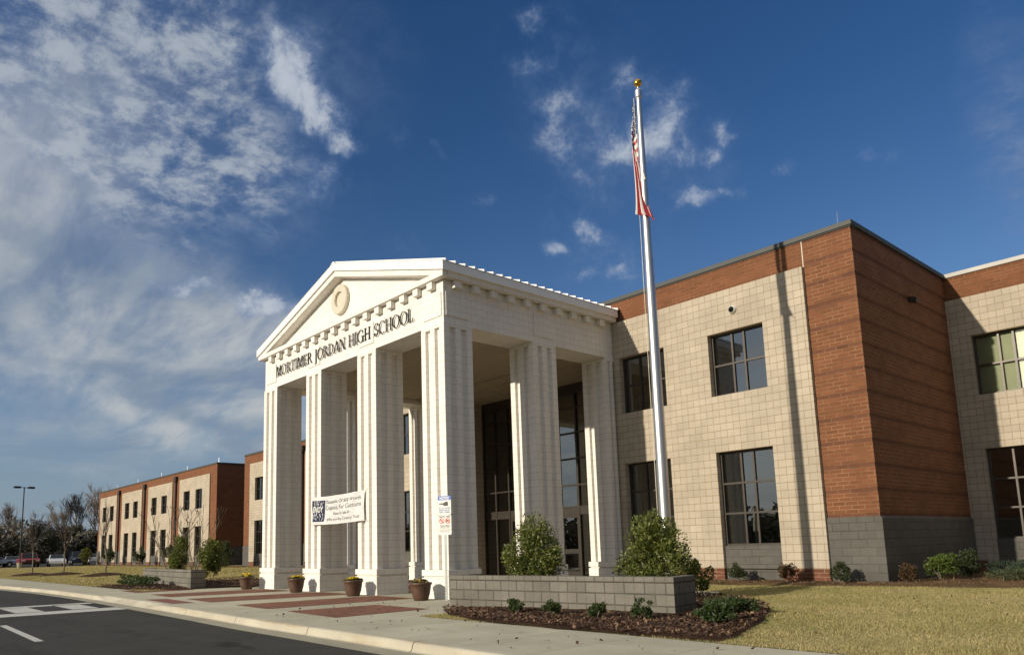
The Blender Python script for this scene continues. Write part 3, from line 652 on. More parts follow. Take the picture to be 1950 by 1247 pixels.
# right and left wings at the back plane
RW = [(8.22, 9.93), (11.45, 13.16), (14.9, 16.6), (18.1, 19.8)]
def wing(x0, x1, wlist, tanx, par, mirror=False, cop=coping_dark, brick_ends=True, spouts=()):
    tw = MB(); bw = MB(); bs = MB(); ap_ = MB()
    for (a, b) in tanx:
        ws = [w for w in wlist if a < w[0] < b]; hs = [(c, d, ZU0, ZU1) for c, d in ws] + [(c, d, ZBB, ZL1) for c, d in ws]
        tw.wall(a, b, ZBB, ZT, YW, hs, 0.0)
        for h in hs: tw.wall(h[0], h[1], h[2], h[3], YW, [h], .26)
        tw.quad((b, YW, ZBB), (b, YWB + .05, ZBB), (b, YWB + .05, ZT), (b, YW, ZT)); tw.quad((a, YW, ZBB), (a, YW, ZT), (a, YWB + .05, ZT), (a, YWB + .05, ZBB)); tw.quad((a, YW, ZT), (b, YW, ZT), (b, YWB + .05, ZT), (a, YWB + .05, ZT))
        ee = [a] + [q for w in ws for q in w] + [b]
        for i in range(0, len(ee), 2): bs.box(ee[i], ee[i + 1], YW - .012, YW + .2, -.1, ZBB)
        for c, d in ws: ap_.box(c, d, YW + .09, YW + .24, -.1, ZL0)
    bw.wall(x0, x1, ZG, ZB, YWB, [(c, d, e_, f_) for c, d in wlist for e_, f_ in ((ZU0, ZU1), (ZG, ZL1))], 0.0)
    tw.build("block_wall", tan, par); bw.build("brick_wall", brick_band, par); bs.build("brick_base", brick_base, par); ap_.build("grey_apron", grey_block, par)
    g = MB()
    cx = x0
    for (a, b) in sorted(tanx) + [(x1, x1)]:
        if a - cx > .05: g.box(cx + .003, a - .003, YWB - .05, YWB + .2, -.1, ZG)
        cx = max(cx, b)
    if g.v: g.build("grey_base", grey_block, par)
    c_ = MB(); c_.box(x0, x1, YWB - .05, YWB + .4, ZB + .012, ZC); c_.build("coping", cop, par, bevel=.01)
    for sx in spouts:
        s = MB(); s.box(sx - .13, sx + .13, YWB - .16, YWB - .01, 0.3, 8.45); sp = s.build("downspout", spout_m, par)
        h = MB(); h.prism([(sx - .3, 8.9), (sx - .3, 8.55), (sx - .15, 8.35), (sx + .15, 8.35), (sx + .3, 8.55), (sx + .3, 8.9)], 'y', YWB - .24, YWB - .01); h.build("conductor_head", spout_m, sp)
wing(XR, 32, RW, [(XR, 14.2), (14.6, 21.0)], school, cop=coping_light)
LW = [(-42.0, -40.35), (-38.9, -37.25), (-33.0, -31.35), (-29.9, -28.25), (-24.0, -22.35)]
wing(-44.25, XL_, LW, [(-43.0, -35.6), (-33.6, -26.6), (-25.0, XL_)], school, spouts=(-34.05, -25.8))
sdw = MB(); sdw.box(-44.25, -44.15, YWB + .003, 38, -.1, ZB); sdw.build("brick_wall", brick_band, school)
for k, (a, b) in enumerate(RW[:3]):
    window(school, a, b, ZU0, ZU1, YW + .22, 2, blinds=[(.03, .6, .02, .98, blind_m), (.62, .98, .02, .98, blind_w)] if k == 0 else [(.03, .97, .02, .98, blind_m)], pm=pane_c)
    window(school, a, b, ZL0, ZL1, YW + .22, 3, blinds=[(.05, .9, .0, .06, blind_d)])
for a, b in LW[:3] + [LW[3]]:
    window(school, a, b, ZU0, ZU1, YW + .22, 2, cols=(.5, .5)); window(school, a, b, ZL0, ZL1, YW + .22, 3, cols=(.5, .5))
rd = MB(); rd.tube((7.29, 7.45, 9.3), (7.29, 7.45, 9.75), .012, .006, 6); rd.build("lightning_rod", alum, school)
rd = MB(); rd.tube((7.5, 12.6, 9.3), (7.5, 12.6, 9.6), .012, .006, 6); rd.build("lightning_rod", alum, school)
# curtain wall under the portico
cw = MB(); YS = 9.2
mx = [ST0, -8.10, -7.31, -6.37, CX, -4.49, -3.55, -2.76, -2.01, ST1]
zt = [0.0, 2.42, 2.68, 3.5, 4.5, 5.48, 6.45, 7.0]
for x in mx: cw.box(x - .035, x + .035, YS - .07, YS + .07, 0.0, STZ)
for a, b in zip(mx, mx[1:]):
    for z in zt[1:]: cw.box(a + .035, b - .035, YS - .06, YS + .06, z - .03, z + .03)
    cw.box(a + .035, b - .035, YS - .045, YS + .045, 2.45, 2.65); cw.box(a + .035, b - .035, YS - .065, YS + .065, 7.03, STZ)
curt = cw.build("curtain_wall", bronze, school)
p = MB(); p.quad((ST0, YS, 2.65), (ST1, YS, 2.65), (ST1, YS, 7.0), (ST0, YS, 7.0))
for a, b in ((ST0, -7.31), (-3.55, ST1)): p.quad((a, YS, 0.1), (b, YS, 0.1), (b, YS, 2.42), (a, YS, 2.42))
p.build("pane", pane_m, curt)
for a, b, hs in ((-7.31, -6.37, 1), (-6.37, CX, -1), (CX, -4.49, 1), (-4.49, -3.55, -1)):
    d = MB(); x0, x1 = a + .045, b - .045
    d.box(x0, x0 + .09, YS - .04, YS + .01, .02, 2.40); d.box(x1 - .09, x1, YS - .04, YS + .01, .02, 2.40); d.box(x0 + .09, x1 - .09, YS - .04, YS + .01, 2.28, 2.40); d.box(x0 + .09, x1 - .09, YS - .04, YS + .01, .02, .3); d.box(x0 + .09, x1 - .09, YS - .04, YS + .01, .95, 1.12)
    dd = d.build("door", bronze, school)
    q = MB(); q.quad((x0 + .09, YS - .02, .3), (x1 - .09, YS - .02, .3), (x1 - .09, YS - .02, 2.28), (x0 + .09, YS - .02, 2.28)); q.build("pane", pane_m, dd)
    h = MB(); hx = (x1 - .05) if hs > 0 else (x0 + .05); h.tube((hx, YS - .10, .85), (hx, YS - .10, 1.25), .014, .014, 8, cap=True); h.tube((hx, YS - .10, .88), (hx, YS - .03, .88), .01, .01, 6); h.tube((hx, YS - .10, 1.22), (hx, YS - .03, 1.22), .01, .01, 6); h.build("handle", alum, dd)
i = MB(); i.quad((ST0 - 1, 13.5, 0), (ST1 + 1, 13.5, 0), (ST1 + 1, 13.5, 8), (ST0 - 1, 13.5, 8)); i.quad((ST0 - 1, YS + .1, .005), (ST1 + 1, YS + .1, .005), (ST1 + 1, 13.5, .005), (ST0 - 1, 13.5, .005))
for x in (ST0 - 1, ST1 + 1): i.quad((x, YS + .1, 0), (x, 13.5, 0), (x, 13.5, 8), (x, YS + .1, 8))
i.quad((ST0 - 1, YS + .1, 8), (ST1 + 1, YS + .1, 8), (ST1 + 1, 13.5, 8), (ST0 - 1, 13.5, 8)); i.build("interior", room_m, curt)
il = MB()
for (a, b, c, d) in ((-3.3, -2.9, 0.9, 2.2), (-3.2, -2.95, .2, .75), (-2.8, -2.4, 2.9, 4.3), (-7.0, -6.5, .9, 2.1), (-5.0, -4.4, .9, 2.2)): il.box(a, b, 13.40, 13.44, c, d)

# ------------------------------------------------------------------ portico
XLP, XRP, ZBM, ZE = -10.863, 0.0, 7.278, 8.47
YE, XE = 0.03, -0.03
po = MB()
# entablature as a ring of beams
po.box(XLP + .03, XE, YE, 1.0, ZBM, 8.62); po.box(XE - 1.0, XE, 1.0, YT, ZBM, 8.62); po.box(XLP + .03, XLP + 1.03, 1.0, YT, ZBM, 8.62)
portico = po.build("portico", cream, school)
fr = MB()
for c in (-0.51, -3.81, -7.08, -10.31): fr.box(c - .40, c + .40, YE - .026, YE + .01, 7.48, 8.14)
for c in (.5, 3.86): fr.box(XE - .01, XE + .026, c - .40, c + .40, 7.48, 8.14)
fr.build("frieze_panel", cream, portico)
def column_outline(x0, x1, y0, y1, d=.095):
    def edge(a, b, nrm):
        pts = []; L = (Vector(b) - Vector(a)); n = Vector(nrm)
        for k, (t0, t1) in enumerate(((.2, .4), (.6, .8))):
            pts += [Vector(a) + L * t0, Vector(a) + L * t0 - n * d, Vector(a) + L * t1 - n * d, Vector(a) + L * t1]
        return [a] + [tuple(q) for q in pts]
    return edge((x0, y0), (x1, y0), (0, -1)) + edge((x1, y0), (x1, y1), (1, 0)) + edge((x1, y1), (x0, y1), (0, 1)) + edge((x0, y1), (x0, y0), (-1, 0))
def column(x0, x1, y0, y1):
    c = MB(); e = .06
    c.prism(column_outline(x0, x1, y0, y1), 'z', .73, 7.17)
    c.box(x0 + .002, x1 - .002, y0 + .002, y1 - .002, 7.17, ZBM)
    c.box(x0 - e, x1 + e, y0 - e, y1 + e, .57, .73); c.box(x0 - .02, x1 + .02, y0 - .02, y1 + .02, .53, .57); c.box(x0 - e, x1 + e, y0 - e, y1 + e, -.02, .53)
    return c.build("column", cream, portico, bevel=.012)
cols = [(-10.863, -9.80), (-7.594, -6.574), (-4.326, -3.290), (-1.019, 0.0)]
for a, b in cols: column(a, b, 0.0, 1.0)
for a, b in ((-1.004, 0.0), (-10.863, -9.859)): column(a, b, 3.36, 4.36); column(a, b, 6.69, 7.3)
# ceiling with its groove and the lower strip near the doors
ce = MB(); ce.quad((XLP + 1.03, 1.0, 7.46), (XE - 1.0, 1.0, 7.46), (XE - 1.0, 6.28, 7.46), (XLP + 1.03, 6.28, 7.46)); ce.box(XLP + 1.03, XE - 1.0, 6.31, YT - .003, 7.42, 7.6)
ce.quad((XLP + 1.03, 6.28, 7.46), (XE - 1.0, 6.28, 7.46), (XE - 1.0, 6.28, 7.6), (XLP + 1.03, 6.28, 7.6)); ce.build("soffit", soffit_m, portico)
# cornice: bed course, corona, fascia
co = MB()
co.box(XLP - .20, .20, -.17, .02, 8.47, 8.625); co.box(.02, .20, .02, YT - .003, 8.47, 8.625); co.box(XLP - .20, XLP - .02, .02, YT - .003, 8.47, 8.625)
co.build("cornice", cream, portico, bevel=.012)
for k in range(16):
    q = MB(); x = -10.19 + .6487 * k; q.box(x - .115, x + .115, -.115, YE, 8.255, 8.468); q.build("dentil", cream, portico)
for k in range(10):
    q = MB(); y = .442 + .672 * k; q.box(XE, .125, y - .12, y + .12, 8.255, 8.468); q.build("dentil", cream, portico)
XA, ZA, XER, XEL, ZEV = -5.43, 10.565, 0.27, -11.13, 8.865
def rake(z_off0, z_off1, y0, y1, x_in, mat, name):
    mb = MB()
    for xe in (XER - x_in, XEL + x_in):
        sl = (ZA - ZEV) / (XER - XA); ze = ZEV + sl * x_in
        mb.prism([(xe, ze + z_off0), (XA, ZA + z_off0), (XA, ZA + z_off1), (xe, ze + z_off1)], 'y', y0, y1)
    return mb.build(name, mat, portico)
rake(-.255, 0.0, -.21, .04, 0.0, whitemetal, "rake_fascia")
mb = MB(); sl = (ZA - ZEV) / (XER - XA)
for sgn, xe in ((1, XER - .07), (-1, XEL + .07)):
    ze = ZEV + sl * .07
    xc = xe - sgn * .55
    mb.prism([(xe, ze - .255), (XA, ZA - .255), (XA, ZA - .44), (xc, max(8.63, ZEV + sl * (.62) - .44))], 'y', -.15, .16)
mb.build("raking_cornice", cream, portico)
ty = MB(); ty.quad((XLP, .16, 8.6), (0, .16, 8.6), (XA, .16, ZA - .25)); ty.build("pediment", cream, portico)
fs = MB(); fs.box(.20, XER, .04, YT - .005, 8.62, 8.855); fs.box(XEL, XLP - .20, .04, YT - .005, 8.62, 8.855); fs.build("eave_fascia", whitemetal, portico)
ro = MB()
for xe in (XER + .015, XEL - .015):
    a = (xe, -.22, ZEV + .004); b = (xe, 12.5, ZEV + .004); c = (XA, 12.5, ZA + .008); d = (XA, -.22, ZA + .008)
    ro.quad(a, b, c, d)
    for k in range(36):
        y = -.1 + .345 * k; sg = 1 if xe > XA else -1
        mdir = Vector((XA - xe, 0, ZA - ZEV)).normalized(); up = Vector((-mdir.z * (1 if sg < 0 else -1), 0, abs(mdir.x)))
        p0 = Vector((xe, y, ZEV + .004)); p1 = Vector((XA, y, ZA + .008)); w = Vector((0, .022, 0)); h_ = Vector((0, 0, .065))
        ro.quad(p0 - w, p1 - w, p1 - w + h_, p0 - w + h_); ro.quad(p0 + w, p0 + w + h_, p1 + w + h_, p1 + w); ro.quad(p0 - w + h_, p1 - w + h_, p1 + w + h_, p0 + w + h_); ro.quad(p0 - w, p0 - w + h_, p0 + w + h_, p0 + w)
ro.build("metal_roof", whitemetal, portico)
rc = MB(); rc.prism([(XA - .16, ZA - .02), (XA, ZA + .05), (XA + .16, ZA - .02)], 'y', -.22, 12.5); rc.build("ridge_cap", whitemetal, portico)
rd = MB(); rd.tube((-5.43, .9, 10.6), (-5.43, .9, 10.86), .012, .006, 6); rd.build("lightning_rod", alum, portico)
# round cast stone medallion: ring and sunk disc
md = MB(); n = 40; mc = (-5.50, 9.41)
def circ(r, y): return [(mc[0] + r * math.cos(2 * PI * i / n), y, mc[1] + r * math.sin(2 * PI * i / n)) for i in range(n)]
R = [circ(.50, .16), circ(.50, .06), circ(.47, .03), circ(.27, .03), circ(.25, .06), circ(.25, .11)]
for A, B in zip(R, R[1:]):
    for i in range(n): md.quad(A[i], A[(i + 1) % n], B[(i + 1) % n], B[i])
md.quad(*R[-1]); md.build("medallion", caststone, portico)

# raised serif letters
def glyph(ch):
    """list of 2-D polygons, cap height 1; returns (polys, advance)"""
    T, t_, s = .112, .040, .038; P = []
    bar = lambda x0, x1, z0, z1: P.append([(x0, z0), (x1, z0), (x1, z1), (x0, z1)])
    dg = lambda xa, za, xb, zb, w: P.append([(xa - w / 2, za), (xa + w / 2, za), (xb + w / 2, zb), (xb - w / 2, zb)])
    def ser(x, z, w=.30): bar(x - w / 2, x + w / 2, z, z + s)
    def stem(x, w=T, b=True, tp=True):
        bar(x - w / 2, x + w / 2, 0, 1)
        if b: ser(x, 0)
        if tp: ser(x, 1 - s)
    def arc(cx, cz, rx, rz, a0, a1, tx=T, tz=t_, n=14):
        for i in range(n):
            a, b = math.radians(a0 + (a1 - a0) * i / n), math.radians(a0 + (a1 - a0) * (i + 1) / n)
            P.append([(cx + rx * math.cos(a), cz + rz * math.sin(a)), (cx + rx * math.cos(b), cz + rz * math.sin(b)), (cx + (rx - tx) * math.cos(b), cz + (rz - tz) * math.sin(b)), (cx + (rx - tx) * math.cos(a), cz + (rz - tz) * math.sin(a))])
    if ch == 'I': stem(.18); return P, .40
    if ch == 'H': stem(.18); stem(.72); bar(.18, .72, .48, .48 + t_); return P, .93
    if ch == 'L': stem(.18, tp=True); bar(.18, .62, 0, t_); P.append([(.56, 0), (.64, 0), (.66, .26), (.62, .26)]); return P, .72
    if ch == 'E': stem(.18); bar(.18, .58, 0, t_); bar(.18, .56, 1 - t_, 1); bar(.18, .48, .49, .49 + t_); bar(.56, .61, 0, .24); bar(.53, .58, .78, 1); bar(.45, .49, .38, .64); return P, .68
    if ch == 'T': stem(.40, tp=False); bar(.04, .76, 1 - t_, 1); bar(.04, .09, .76, 1); bar(.71, .76, .76, 1); return P, .80
    if ch == 'M': stem(.14, .06); dg(.22, 1, .50, .02, .12); dg(.50, .02, .80, 1, .06); stem(.86, .12); return P, 1.05
    if ch == 'N': stem(.14, .06); dg(.20, 1, .76, .0, .12); bar(.76, .82, 0, 1); ser(.79, 1 - s); return P, .93
    if ch == 'A': dg(.10, 0, .40, 1, .06); dg(.70, 0, .40, 1, .12); bar(.20, .60, .30, .30 + t_); ser(.10, 0, .26); ser(.70, 0, .32); return P, .80
    if ch == 'O': arc(.45, .5, .43, .53, 0, 360, n=28); return P, .91
    if ch == 'C': arc(.45, .5, .43, .53, 48, 312, n=22); bar(.70, .745, .70, .96); return P, .80
    if ch == 'G': arc(.45, .5, .43, .53, 48, 330, n=22); bar(.66, .80, .0, .46); bar(.54, .90, .44, .49); bar(.70, .745, .70, .96); return P, .90
    if ch == 'D': stem(.18); arc(.30, .5, .52, .50, -90, 90, n=16); bar(.18, .32, 0, t_); bar(.18, .32, 1 - t_, 1); return P, .90
    if ch == 'R': stem(.18); arc(.36, .755, .26, .245, -90, 90, n=12); bar(.18, .38, 1 - t_, 1); bar(.18, .38, .51, .51 + t_); dg(.74, 0, .42, .53, .12); ser(.76, 0, .20); return P, .82
    if ch == 'S': arc(.32, .74, .25, .28, 20, 265, .10); arc(.30, .26, .27, .28, 85, -160, .11); bar(.52, .56, .72, .98); bar(.03, .07, .02, .28); return P, .62
    if ch == 'J': bar(.175, .295, -.10, 1); ser(.235, 1 - s); arc(.09, -.10, .22, .17, 0, -110, .14, n=8); return P, .46
    return P, .42
txt = "MORTIMER JORDAN HIGH SCHOOL"
adv = sum(glyph(c)[1] for c in txt); x0_, x1_ = -9.86, -1.32; cap = .385; sx = (x1_ - x0_) / adv
xx = x0_
for ch in txt:
    g, a = glyph(ch)
    if g:
        q = MB()
        for k, poly in enumerate(g): q.prism([(xx + px * sx, 7.625 + pz * cap) for px, pz in poly], 'y', YE - .058 - .0002 * (k % 7), YE - .040)
        q.box(xx + .14 * sx, xx + .20 * sx, YE - .06, YE, 7.70, 7.72)
        q.build("letter", letter_m, portico)
    xx += a * sx
# ------------------------------------------------------------------ far classroom block
far = empty("classroom_building", (-69.4, 13.9, 0.0), "distant two storey brick and tan block wing with paired narrow windows beyond the portico", "school wing")
FX0, FX1 = -88.45, -50.1
fpan = [(-87.45, -80.35), (-78.2, -70.9), (-68.75, -61.3), (-59.25, -51.55)]
fwin = [(a + o, a + o + 1.65) for a, b in fpan for o in (1.2, 4.3)]
wing(FX0, FX1, fwin, fpan, far, spouts=(-79.35, -69.95, -60.3))
for a, b in fwin: window(far, a, b, ZU0, ZU1, YW + .2, 2, cols=(.5, .5)); window(far, a, b, ZL0, ZL1, YW + .2, 3, cols=(.5, .5))
s = MB(); s.box(FX1 - .05, FX1, YWB + .003, 40, ZG, ZB); s.box(FX0, FX0 + .05, YWB + .003, 40, ZG, ZB); s.build("brick_wall", brick_band, far)
s = MB(); s.box(FX1 - .1, FX1 + .04, YWB - .05, 40, -.1, ZG - .003); s.build("grey_base", grey_block, far)
s = MB(); s.box(FX1 - .35, FX1 + .05, YWB + .4, 40, ZB + .012, ZC); s.quad((FX0, 14.3, ZB), (FX1, 14.3, ZB), (FX1, 40, ZB), (FX0, 40, ZB)); s.build("coping", coping_dark, far)
for x in (-50.6, -58.5, -66, -74, -82):
    rd = MB(); rd.tube((x, 14.3, 9.2), (x, 14.3, 9.85), .02, .012, 5); rd.build("lightning_rod", alum, far)
# ------------------------------------------------------------------ wall camera and pier lamp
sc = empty("security_camera", (4.322, YT, 7.806), "white dome camera mounted on tan block above upper window", "camera")
b_ = MB(); b_.lathe([(.115, 0), (.115, .05), (.085, .09)], 20, m=0); h = b_.build("housing", sign_white, sc, local=True, smooth=True); h.rotation_euler.x = PI / 2
b_ = MB(); b_.lathe([(.072, .08), (.066, .12), (.04, .15), (.001, .16)], 18); d_ = b_.build("lens_dome", car_glass, sc, local=True, smooth=True); d_.rotation_euler.x = PI / 2; d_.location = (0, 0, -.012)
fl_ = empty("wall_floodlight", (XR, 10.85, 7.93), "small dark floodlight fixed high on shaded brick pier side", "light")
b_ = MB(); b_.box(0, .06, -.07, .07, -.07, .07); b_.build("bracket", spout_m, fl_, local=True)
b_ = MB(); b_.prism([(.06, -.10), (.20, -.14), (.22, .0), (.06, .06)], 'y', -.11, .11); b_.build("lamp_head", spout_m, fl_, local=True)
#@@PART2
# ------------------------------------------------------------------ flagpole and flag
fp = empty("flagpole", (5.10, 2.13, 0.08), "tall tapered aluminium flagpole with gold ball on top", "flagpole")
b_ = MB(); b_.lathe([(.26, 0), (.26, .03), (.17, .09), (.142, .10)], 28); b_.build("base_collar", alum, fp, local=True, smooth=True)
b_ = MB(); b_.lathe([(.128, .0), (.126, 3.0), (.110, 6.9), (.1095, 6.92), (.108, 6.93), (.060, 11.93)], 28); b_.build("pole", alum, fp, local=True, smooth=True)
b_ = MB(); b_.lathe([(.062, 11.90), (.085, 11.92), (.085, 12.08), (.06, 12.13), (.018, 12.14), (.018, 12.24)], 20); b_.build("truck", alum, fp, local=True)
b_ = MB(); b_.lathe([(.001, 12.205), *[(.098 * math.cos(a), 12.30 + .098 * math.sin(a)) for a in [PI * (i / 14 - .5) for i in range(1, 14)]], (.001, 12.398)], 24); b_.build("finial_ball", gold, fp, local=True, smooth=True)
b_ = MB(); pts = [(-.12, -.03, 11.95), (-.15, -.04, 9.0), (-.165, -.04, 5.0), (-.16, -.05, 1.3)]
for p, q in zip(pts, pts[1:]): b_.tube(p, q, .006, .006, 5)
b_.tube((-.16, -.05, 1.3), (-.10, -.10, 1.22), .006, .006, 5); b_.tube((-.02, -.06, 10.2), (.07, -.05, 9.75), .018, .018, 6); b_.build("halyard", rope_m, fp, local=True)

def flag_mesh():
    """a flag hanging limp: the fly end falls straight down beside the pole in soft folds"""
    nu, nv = 60, 66; H, L = 1.52, 2.45
    V = []; F = []; Mi = []
    for i in range(nu + 1):
        u = i / nu
        for j in range(nv + 1):
            v = j / nv
            q = min(1, max(0, (u - .12) / .88)); q = q * q * (3 - 2 * q); h0 = min(1, u / .12)
            fold = math.sin(v * PI * 4.5 + 1.3 * u) * (.02 + .085 * q) * h0
            zf = -v * H * (1 - .72 * q) - 2.75 * q - .06 * math.sin(v * PI * 2) * u - .10 * h0 * (1 - q)
            ox = -.10 - (.085 + .04 * v) * h0 * (1 - q) + q * ((v - .5) * .40 + .10) + .018 * math.sin(9 * u + 5 * v) * h0
            V.append((ox + fold * .35, -.02 - .08 * u + fold, zf))
    for i in range(nu):
        for j in range(nv):
            k = i * (nv + 1) + j; F.append((k, k + 1, k + nv + 2, k + nv + 1))
            u, v = (i + .5) / nu, (j + .5) / nv
            Mi.append(2 if (u < .4 and v < 7 / 13) else (0 if int(v * 13) % 2 == 0 else 1))
    return V, F, Mi
flag = empty("flag", (5.10, 2.13, 11.92), "red white and blue striped flag hanging limp from the flagpole", "flag")
V, F, Mi = flag_mesh()
fr_ = plain("flag_red", (0.42, 0.025, 0.035), 0.8, var=0.05); fw_ = plain("flag_white", (0.76, 0.74, 0.68), 0.8, var=0.04); fb_ = plain("flag_blue", (0.018, 0.026, 0.09), 0.8, var=0.05)
b_ = MB(); b_.v, b_.f, b_.m = V, F, Mi
c_ = b_.build("cloth", [fr_, fw_, fb_], flag, local=True, smooth=True); sm = c_.modifiers.new("thick", 'SOLIDIFY'); sm.thickness = .004
st_ = MB()
for r_ in range(9):
    for k in range(6 if r_ % 2 == 0 else 5):
        u, v = (.035 + .066 * k + (.033 if r_ % 2 else 0)), (.03 + r_ * .0545)
        i, j = int(u * 60), int(v * 66); p = Vector(V[i * 67 + j]); n_ = Vector((0, -1, 0))
        st_.quad(*[tuple(p + Vector((.016 * math.cos(a), -.004, .016 * math.sin(a)))) for a in [PI / 2 + k2 * PI * 4 / 5 for k2 in (0, 3, 1, 4, 2)]])
st_.build("stars", fw_, flag, local=True)

# ------------------------------------------------------------------ text helper
def text_mesh(txt, size, align='CENTER', shear=0.0, bold=0.0):
    cu = bpy.data.curves.new("t", 'FONT'); cu.body = txt; cu.size = size; cu.align_x = align; cu.shear = shear; cu.offset = bold; cu.resolution_u = 3
    o = bpy.data.objects.new("t", cu); COL.objects.link(o); dg = bpy.context.evaluated_depsgraph_get()
    me = bpy.data.meshes.new_from_object(o.evaluated_get(dg)); vs = [tuple(v.co) for v in me.vertices]; fs_ = [tuple(p.vertices) for p in me.polygons]
    bpy.data.objects.remove(o); bpy.data.curves.remove(cu); bpy.data.meshes.remove(me); return vs, fs_
def put_text(mb, txt, size, cx, cz, fn, align='CENTER', shear=0.0, width=None, m=0, bold=0.0):
    vs, fs_ = text_mesh(txt, size, align, shear, bold)
    if not vs: return
    xs_ = [v[0] for v in vs]; k = 1.0
    if width: k = width / (max(xs_) - min(xs_))
    o = len(mb.v); mid = (max(xs_) + min(xs_)) / 2 if align == 'CENTER' else 0
    mb.v += [fn(cx + (v[0] - mid) * k, cz + v[1]) for v in vs]; mb.f += [tuple(o + i for i in f) for f in fs_]; mb.m += [m] * len(fs_)

# banner tied between two columns
bn = empty("banner", (-5.43, -.10, 2.6), "white vinyl banner with dark picture and black lettering tied between columns", "banner")
BW, BH = 3.14, .90
def bpt(x, z, off=0.0):
    """x 0..BW along, z 0..BH up -> local point on the slack sheet"""
    u, v = x / BW, z / BH
    sag = -.055 * math.sin(PI * u) * (.6 + .4 * v)
    edge = .020 * math.cos(PI * v * 2) * (u - .5)
    wr = .016 * math.sin(9 * u + 3.2 * v) + .030 * math.exp(-((u - .80 - .12 * (v - .5)) / .045) ** 2) + .012 * math.sin(23 * u - 5 * v) + .014 * math.exp(-((u - .25 + .3 * (v - .5)) / .05) ** 2)
    return (-BW / 2 + x + edge, -.02 - .10 * math.sin(PI * u) * (.35 + .65 * v) - wr + .05 - off, -BH / 2 + z + sag - .015 * (1 - u))
b_ = MB(); nx, ny = 72, 22
g = [[bpt(BW * i / nx, BH * j / ny) for j in range(ny + 1)] for i in range(nx + 1)]
for i in range(nx):
    for j in range(ny): b_.quad(g[i][j], g[i + 1][j], g[i + 1][j + 1], g[i][j + 1])
sh = b_.build("sheet", vinyl, bn, local=True, smooth=True); sm = sh.modifiers.new("thick", 'SOLIDIFY'); sm.thickness = .003; sm.offset = 1
b_ = MB(); n_ = 14
for i in range(n_):
    for j in range(n_):
        def q_(a, b):
            w = .92 - .16 * (1 - b / n_) ** 1.5; return bpt(.05 + w * a / n_ + .02 * math.sin(b * .5), .10 + .68 * b / n_, .006)
        b_.quad(q_(i, j), q_(i + 1, j), q_(i + 1, j + 1), q_(i, j + 1))
b_.build("printed_picture", navy, bn, local=True)
b_ = MB(); rg = random.Random(4)
put_text(b_, "ENJOY", .26, .46, .40, lambda x, z: bpt(x, z, .012), shear=.2, width=.74, bold=.006)
for k in range(34):
    x, z = rg.uniform(.12, .86), rg.choice([rg.uniform(.62, .76), rg.uniform(.16, .34)]); a = rg.uniform(-.5, .9); l = rg.uniform(.02, .07); w = rg.uniform(.006, .02)
    dx, dz = l * math.sin(a), l * math.cos(a); b_.quad(*[bpt(x + s1 * w + s2 * dx, min(.86, z + s2 * dz), .011) for s1, s2 in ((-1, -1), (1, -1), (1, 1), (-1, 1))], m=1 if k % 3 == 0 else 0)
b_.build("picture_lettering", [sign_white, caststone], bn, local=True)
b_ = MB(); fn = lambda x, z: bpt(x, z, .008)
put_text(b_, "Thousands Of $$$ Worth", .15, 1.98, .665, fn, width=1.95, shear=.25, bold=0); put_text(b_, "Coupons For Customs", .20, 1.98, .465, fn, width=2.05, shear=.25, bold=0)
put_text(b_, "Now On Sale At", .14, 1.95, .285, fn, width=1.0, shear=.2, bold=0); put_text(b_, "Jefferson Key Country Trust", .14, 1.98, .115, fn, width=1.9, shear=.2, bold=0)
b_.build("lettering", banner_text, bn, local=True)
b_ = MB()
for x, z, dx, dz in ((0, BH, -.16, .04), (0, 0, -.14, -.02), (BW, BH, .12, .05), (BW, 0, .12, -.01)):
    p = Vector(bpt(x, z)); b_.tube(p, p + Vector((dx, .05, dz)), .007, .007, 5)
b_.build("tie_rope", rope_m, bn, local=True)

# notice sign on its post
sg = empty("notice_sign", (.20, -.25, 0.0), "white school notice plates with blue header on slim steel post", "sign", rz=math.radians(24))
b_ = MB(); b_.prism([(-.03, -.012), (.03, -.012), (.03, .0), (.012, .0), (.008, .028), (-.008, .028), (-.012, 0), (-.03, 0)], 'z', -.1, 2.55); b_.build("post", galv, sg, local=True)
def rrect(x0, x1, z0, z1, r, n=5):
    P = []
    for cx, cz, a0 in ((x1 - r, z1 - r, 0), (x0 + r, z1 - r, 90), (x0 + r, z0 + r, 180), (x1 - r, z0 + r, 270)):
        for i in range(n + 1): a = math.radians(a0 + 90 * i / n); P.append((cx + r * math.cos(a), cz + r * math.sin(a)))
    return P
SWD = .185
b_ = MB(); b_.prism(rrect(-SWD, SWD, 2.125, 2.595, .03), 'y', -.022, -.015); pl1 = b_.build("notice_plate", sign_white, sg, local=True)
b_ = MB(); P_ = [p for p in rrect(-SWD, SWD, 2.125, 2.595, .03) if p[1] > 2.48]; P_ = [(SWD, 2.49)] + P_ + [(-SWD, 2.49)]; b_.prism(P_, 'y', -.0245, -.0225); b_.build("header", sign_blue, pl1, local=True)
fn = lambda x, z: (x, -.0265, z)
b_ = MB(); put_text(b_, "NOTICE", .095, 0, 2.508, fn, width=.26, bold=.004); b_.build("header_lettering", sign_white, pl1, local=True)
b_ = MB(); b_.quad(*[fn(x, z) for x, z in ((-.03, 2.345), (.10, 2.345), (.10, 2.43), (-.03, 2.43))]); b_.quad(*[fn(x, z) for x, z in ((.02, 2.43), (.09, 2.43), (.09, 2.45), (.02, 2.45))])
b_.quad(*[fn(x, z) for x, z in ((-.08, 2.37), (-.03, 2.385), (-.03, 2.405), (-.08, 2.42))]); b_.quad(*[fn(x, z) for x, z in ((-.15, 2.385), (-.08, 2.385), (-.08, 2.412), (-.15, 2.412))]); b_.build("camera_symbol", sign_black, pl1, local=True)
b_ = MB()
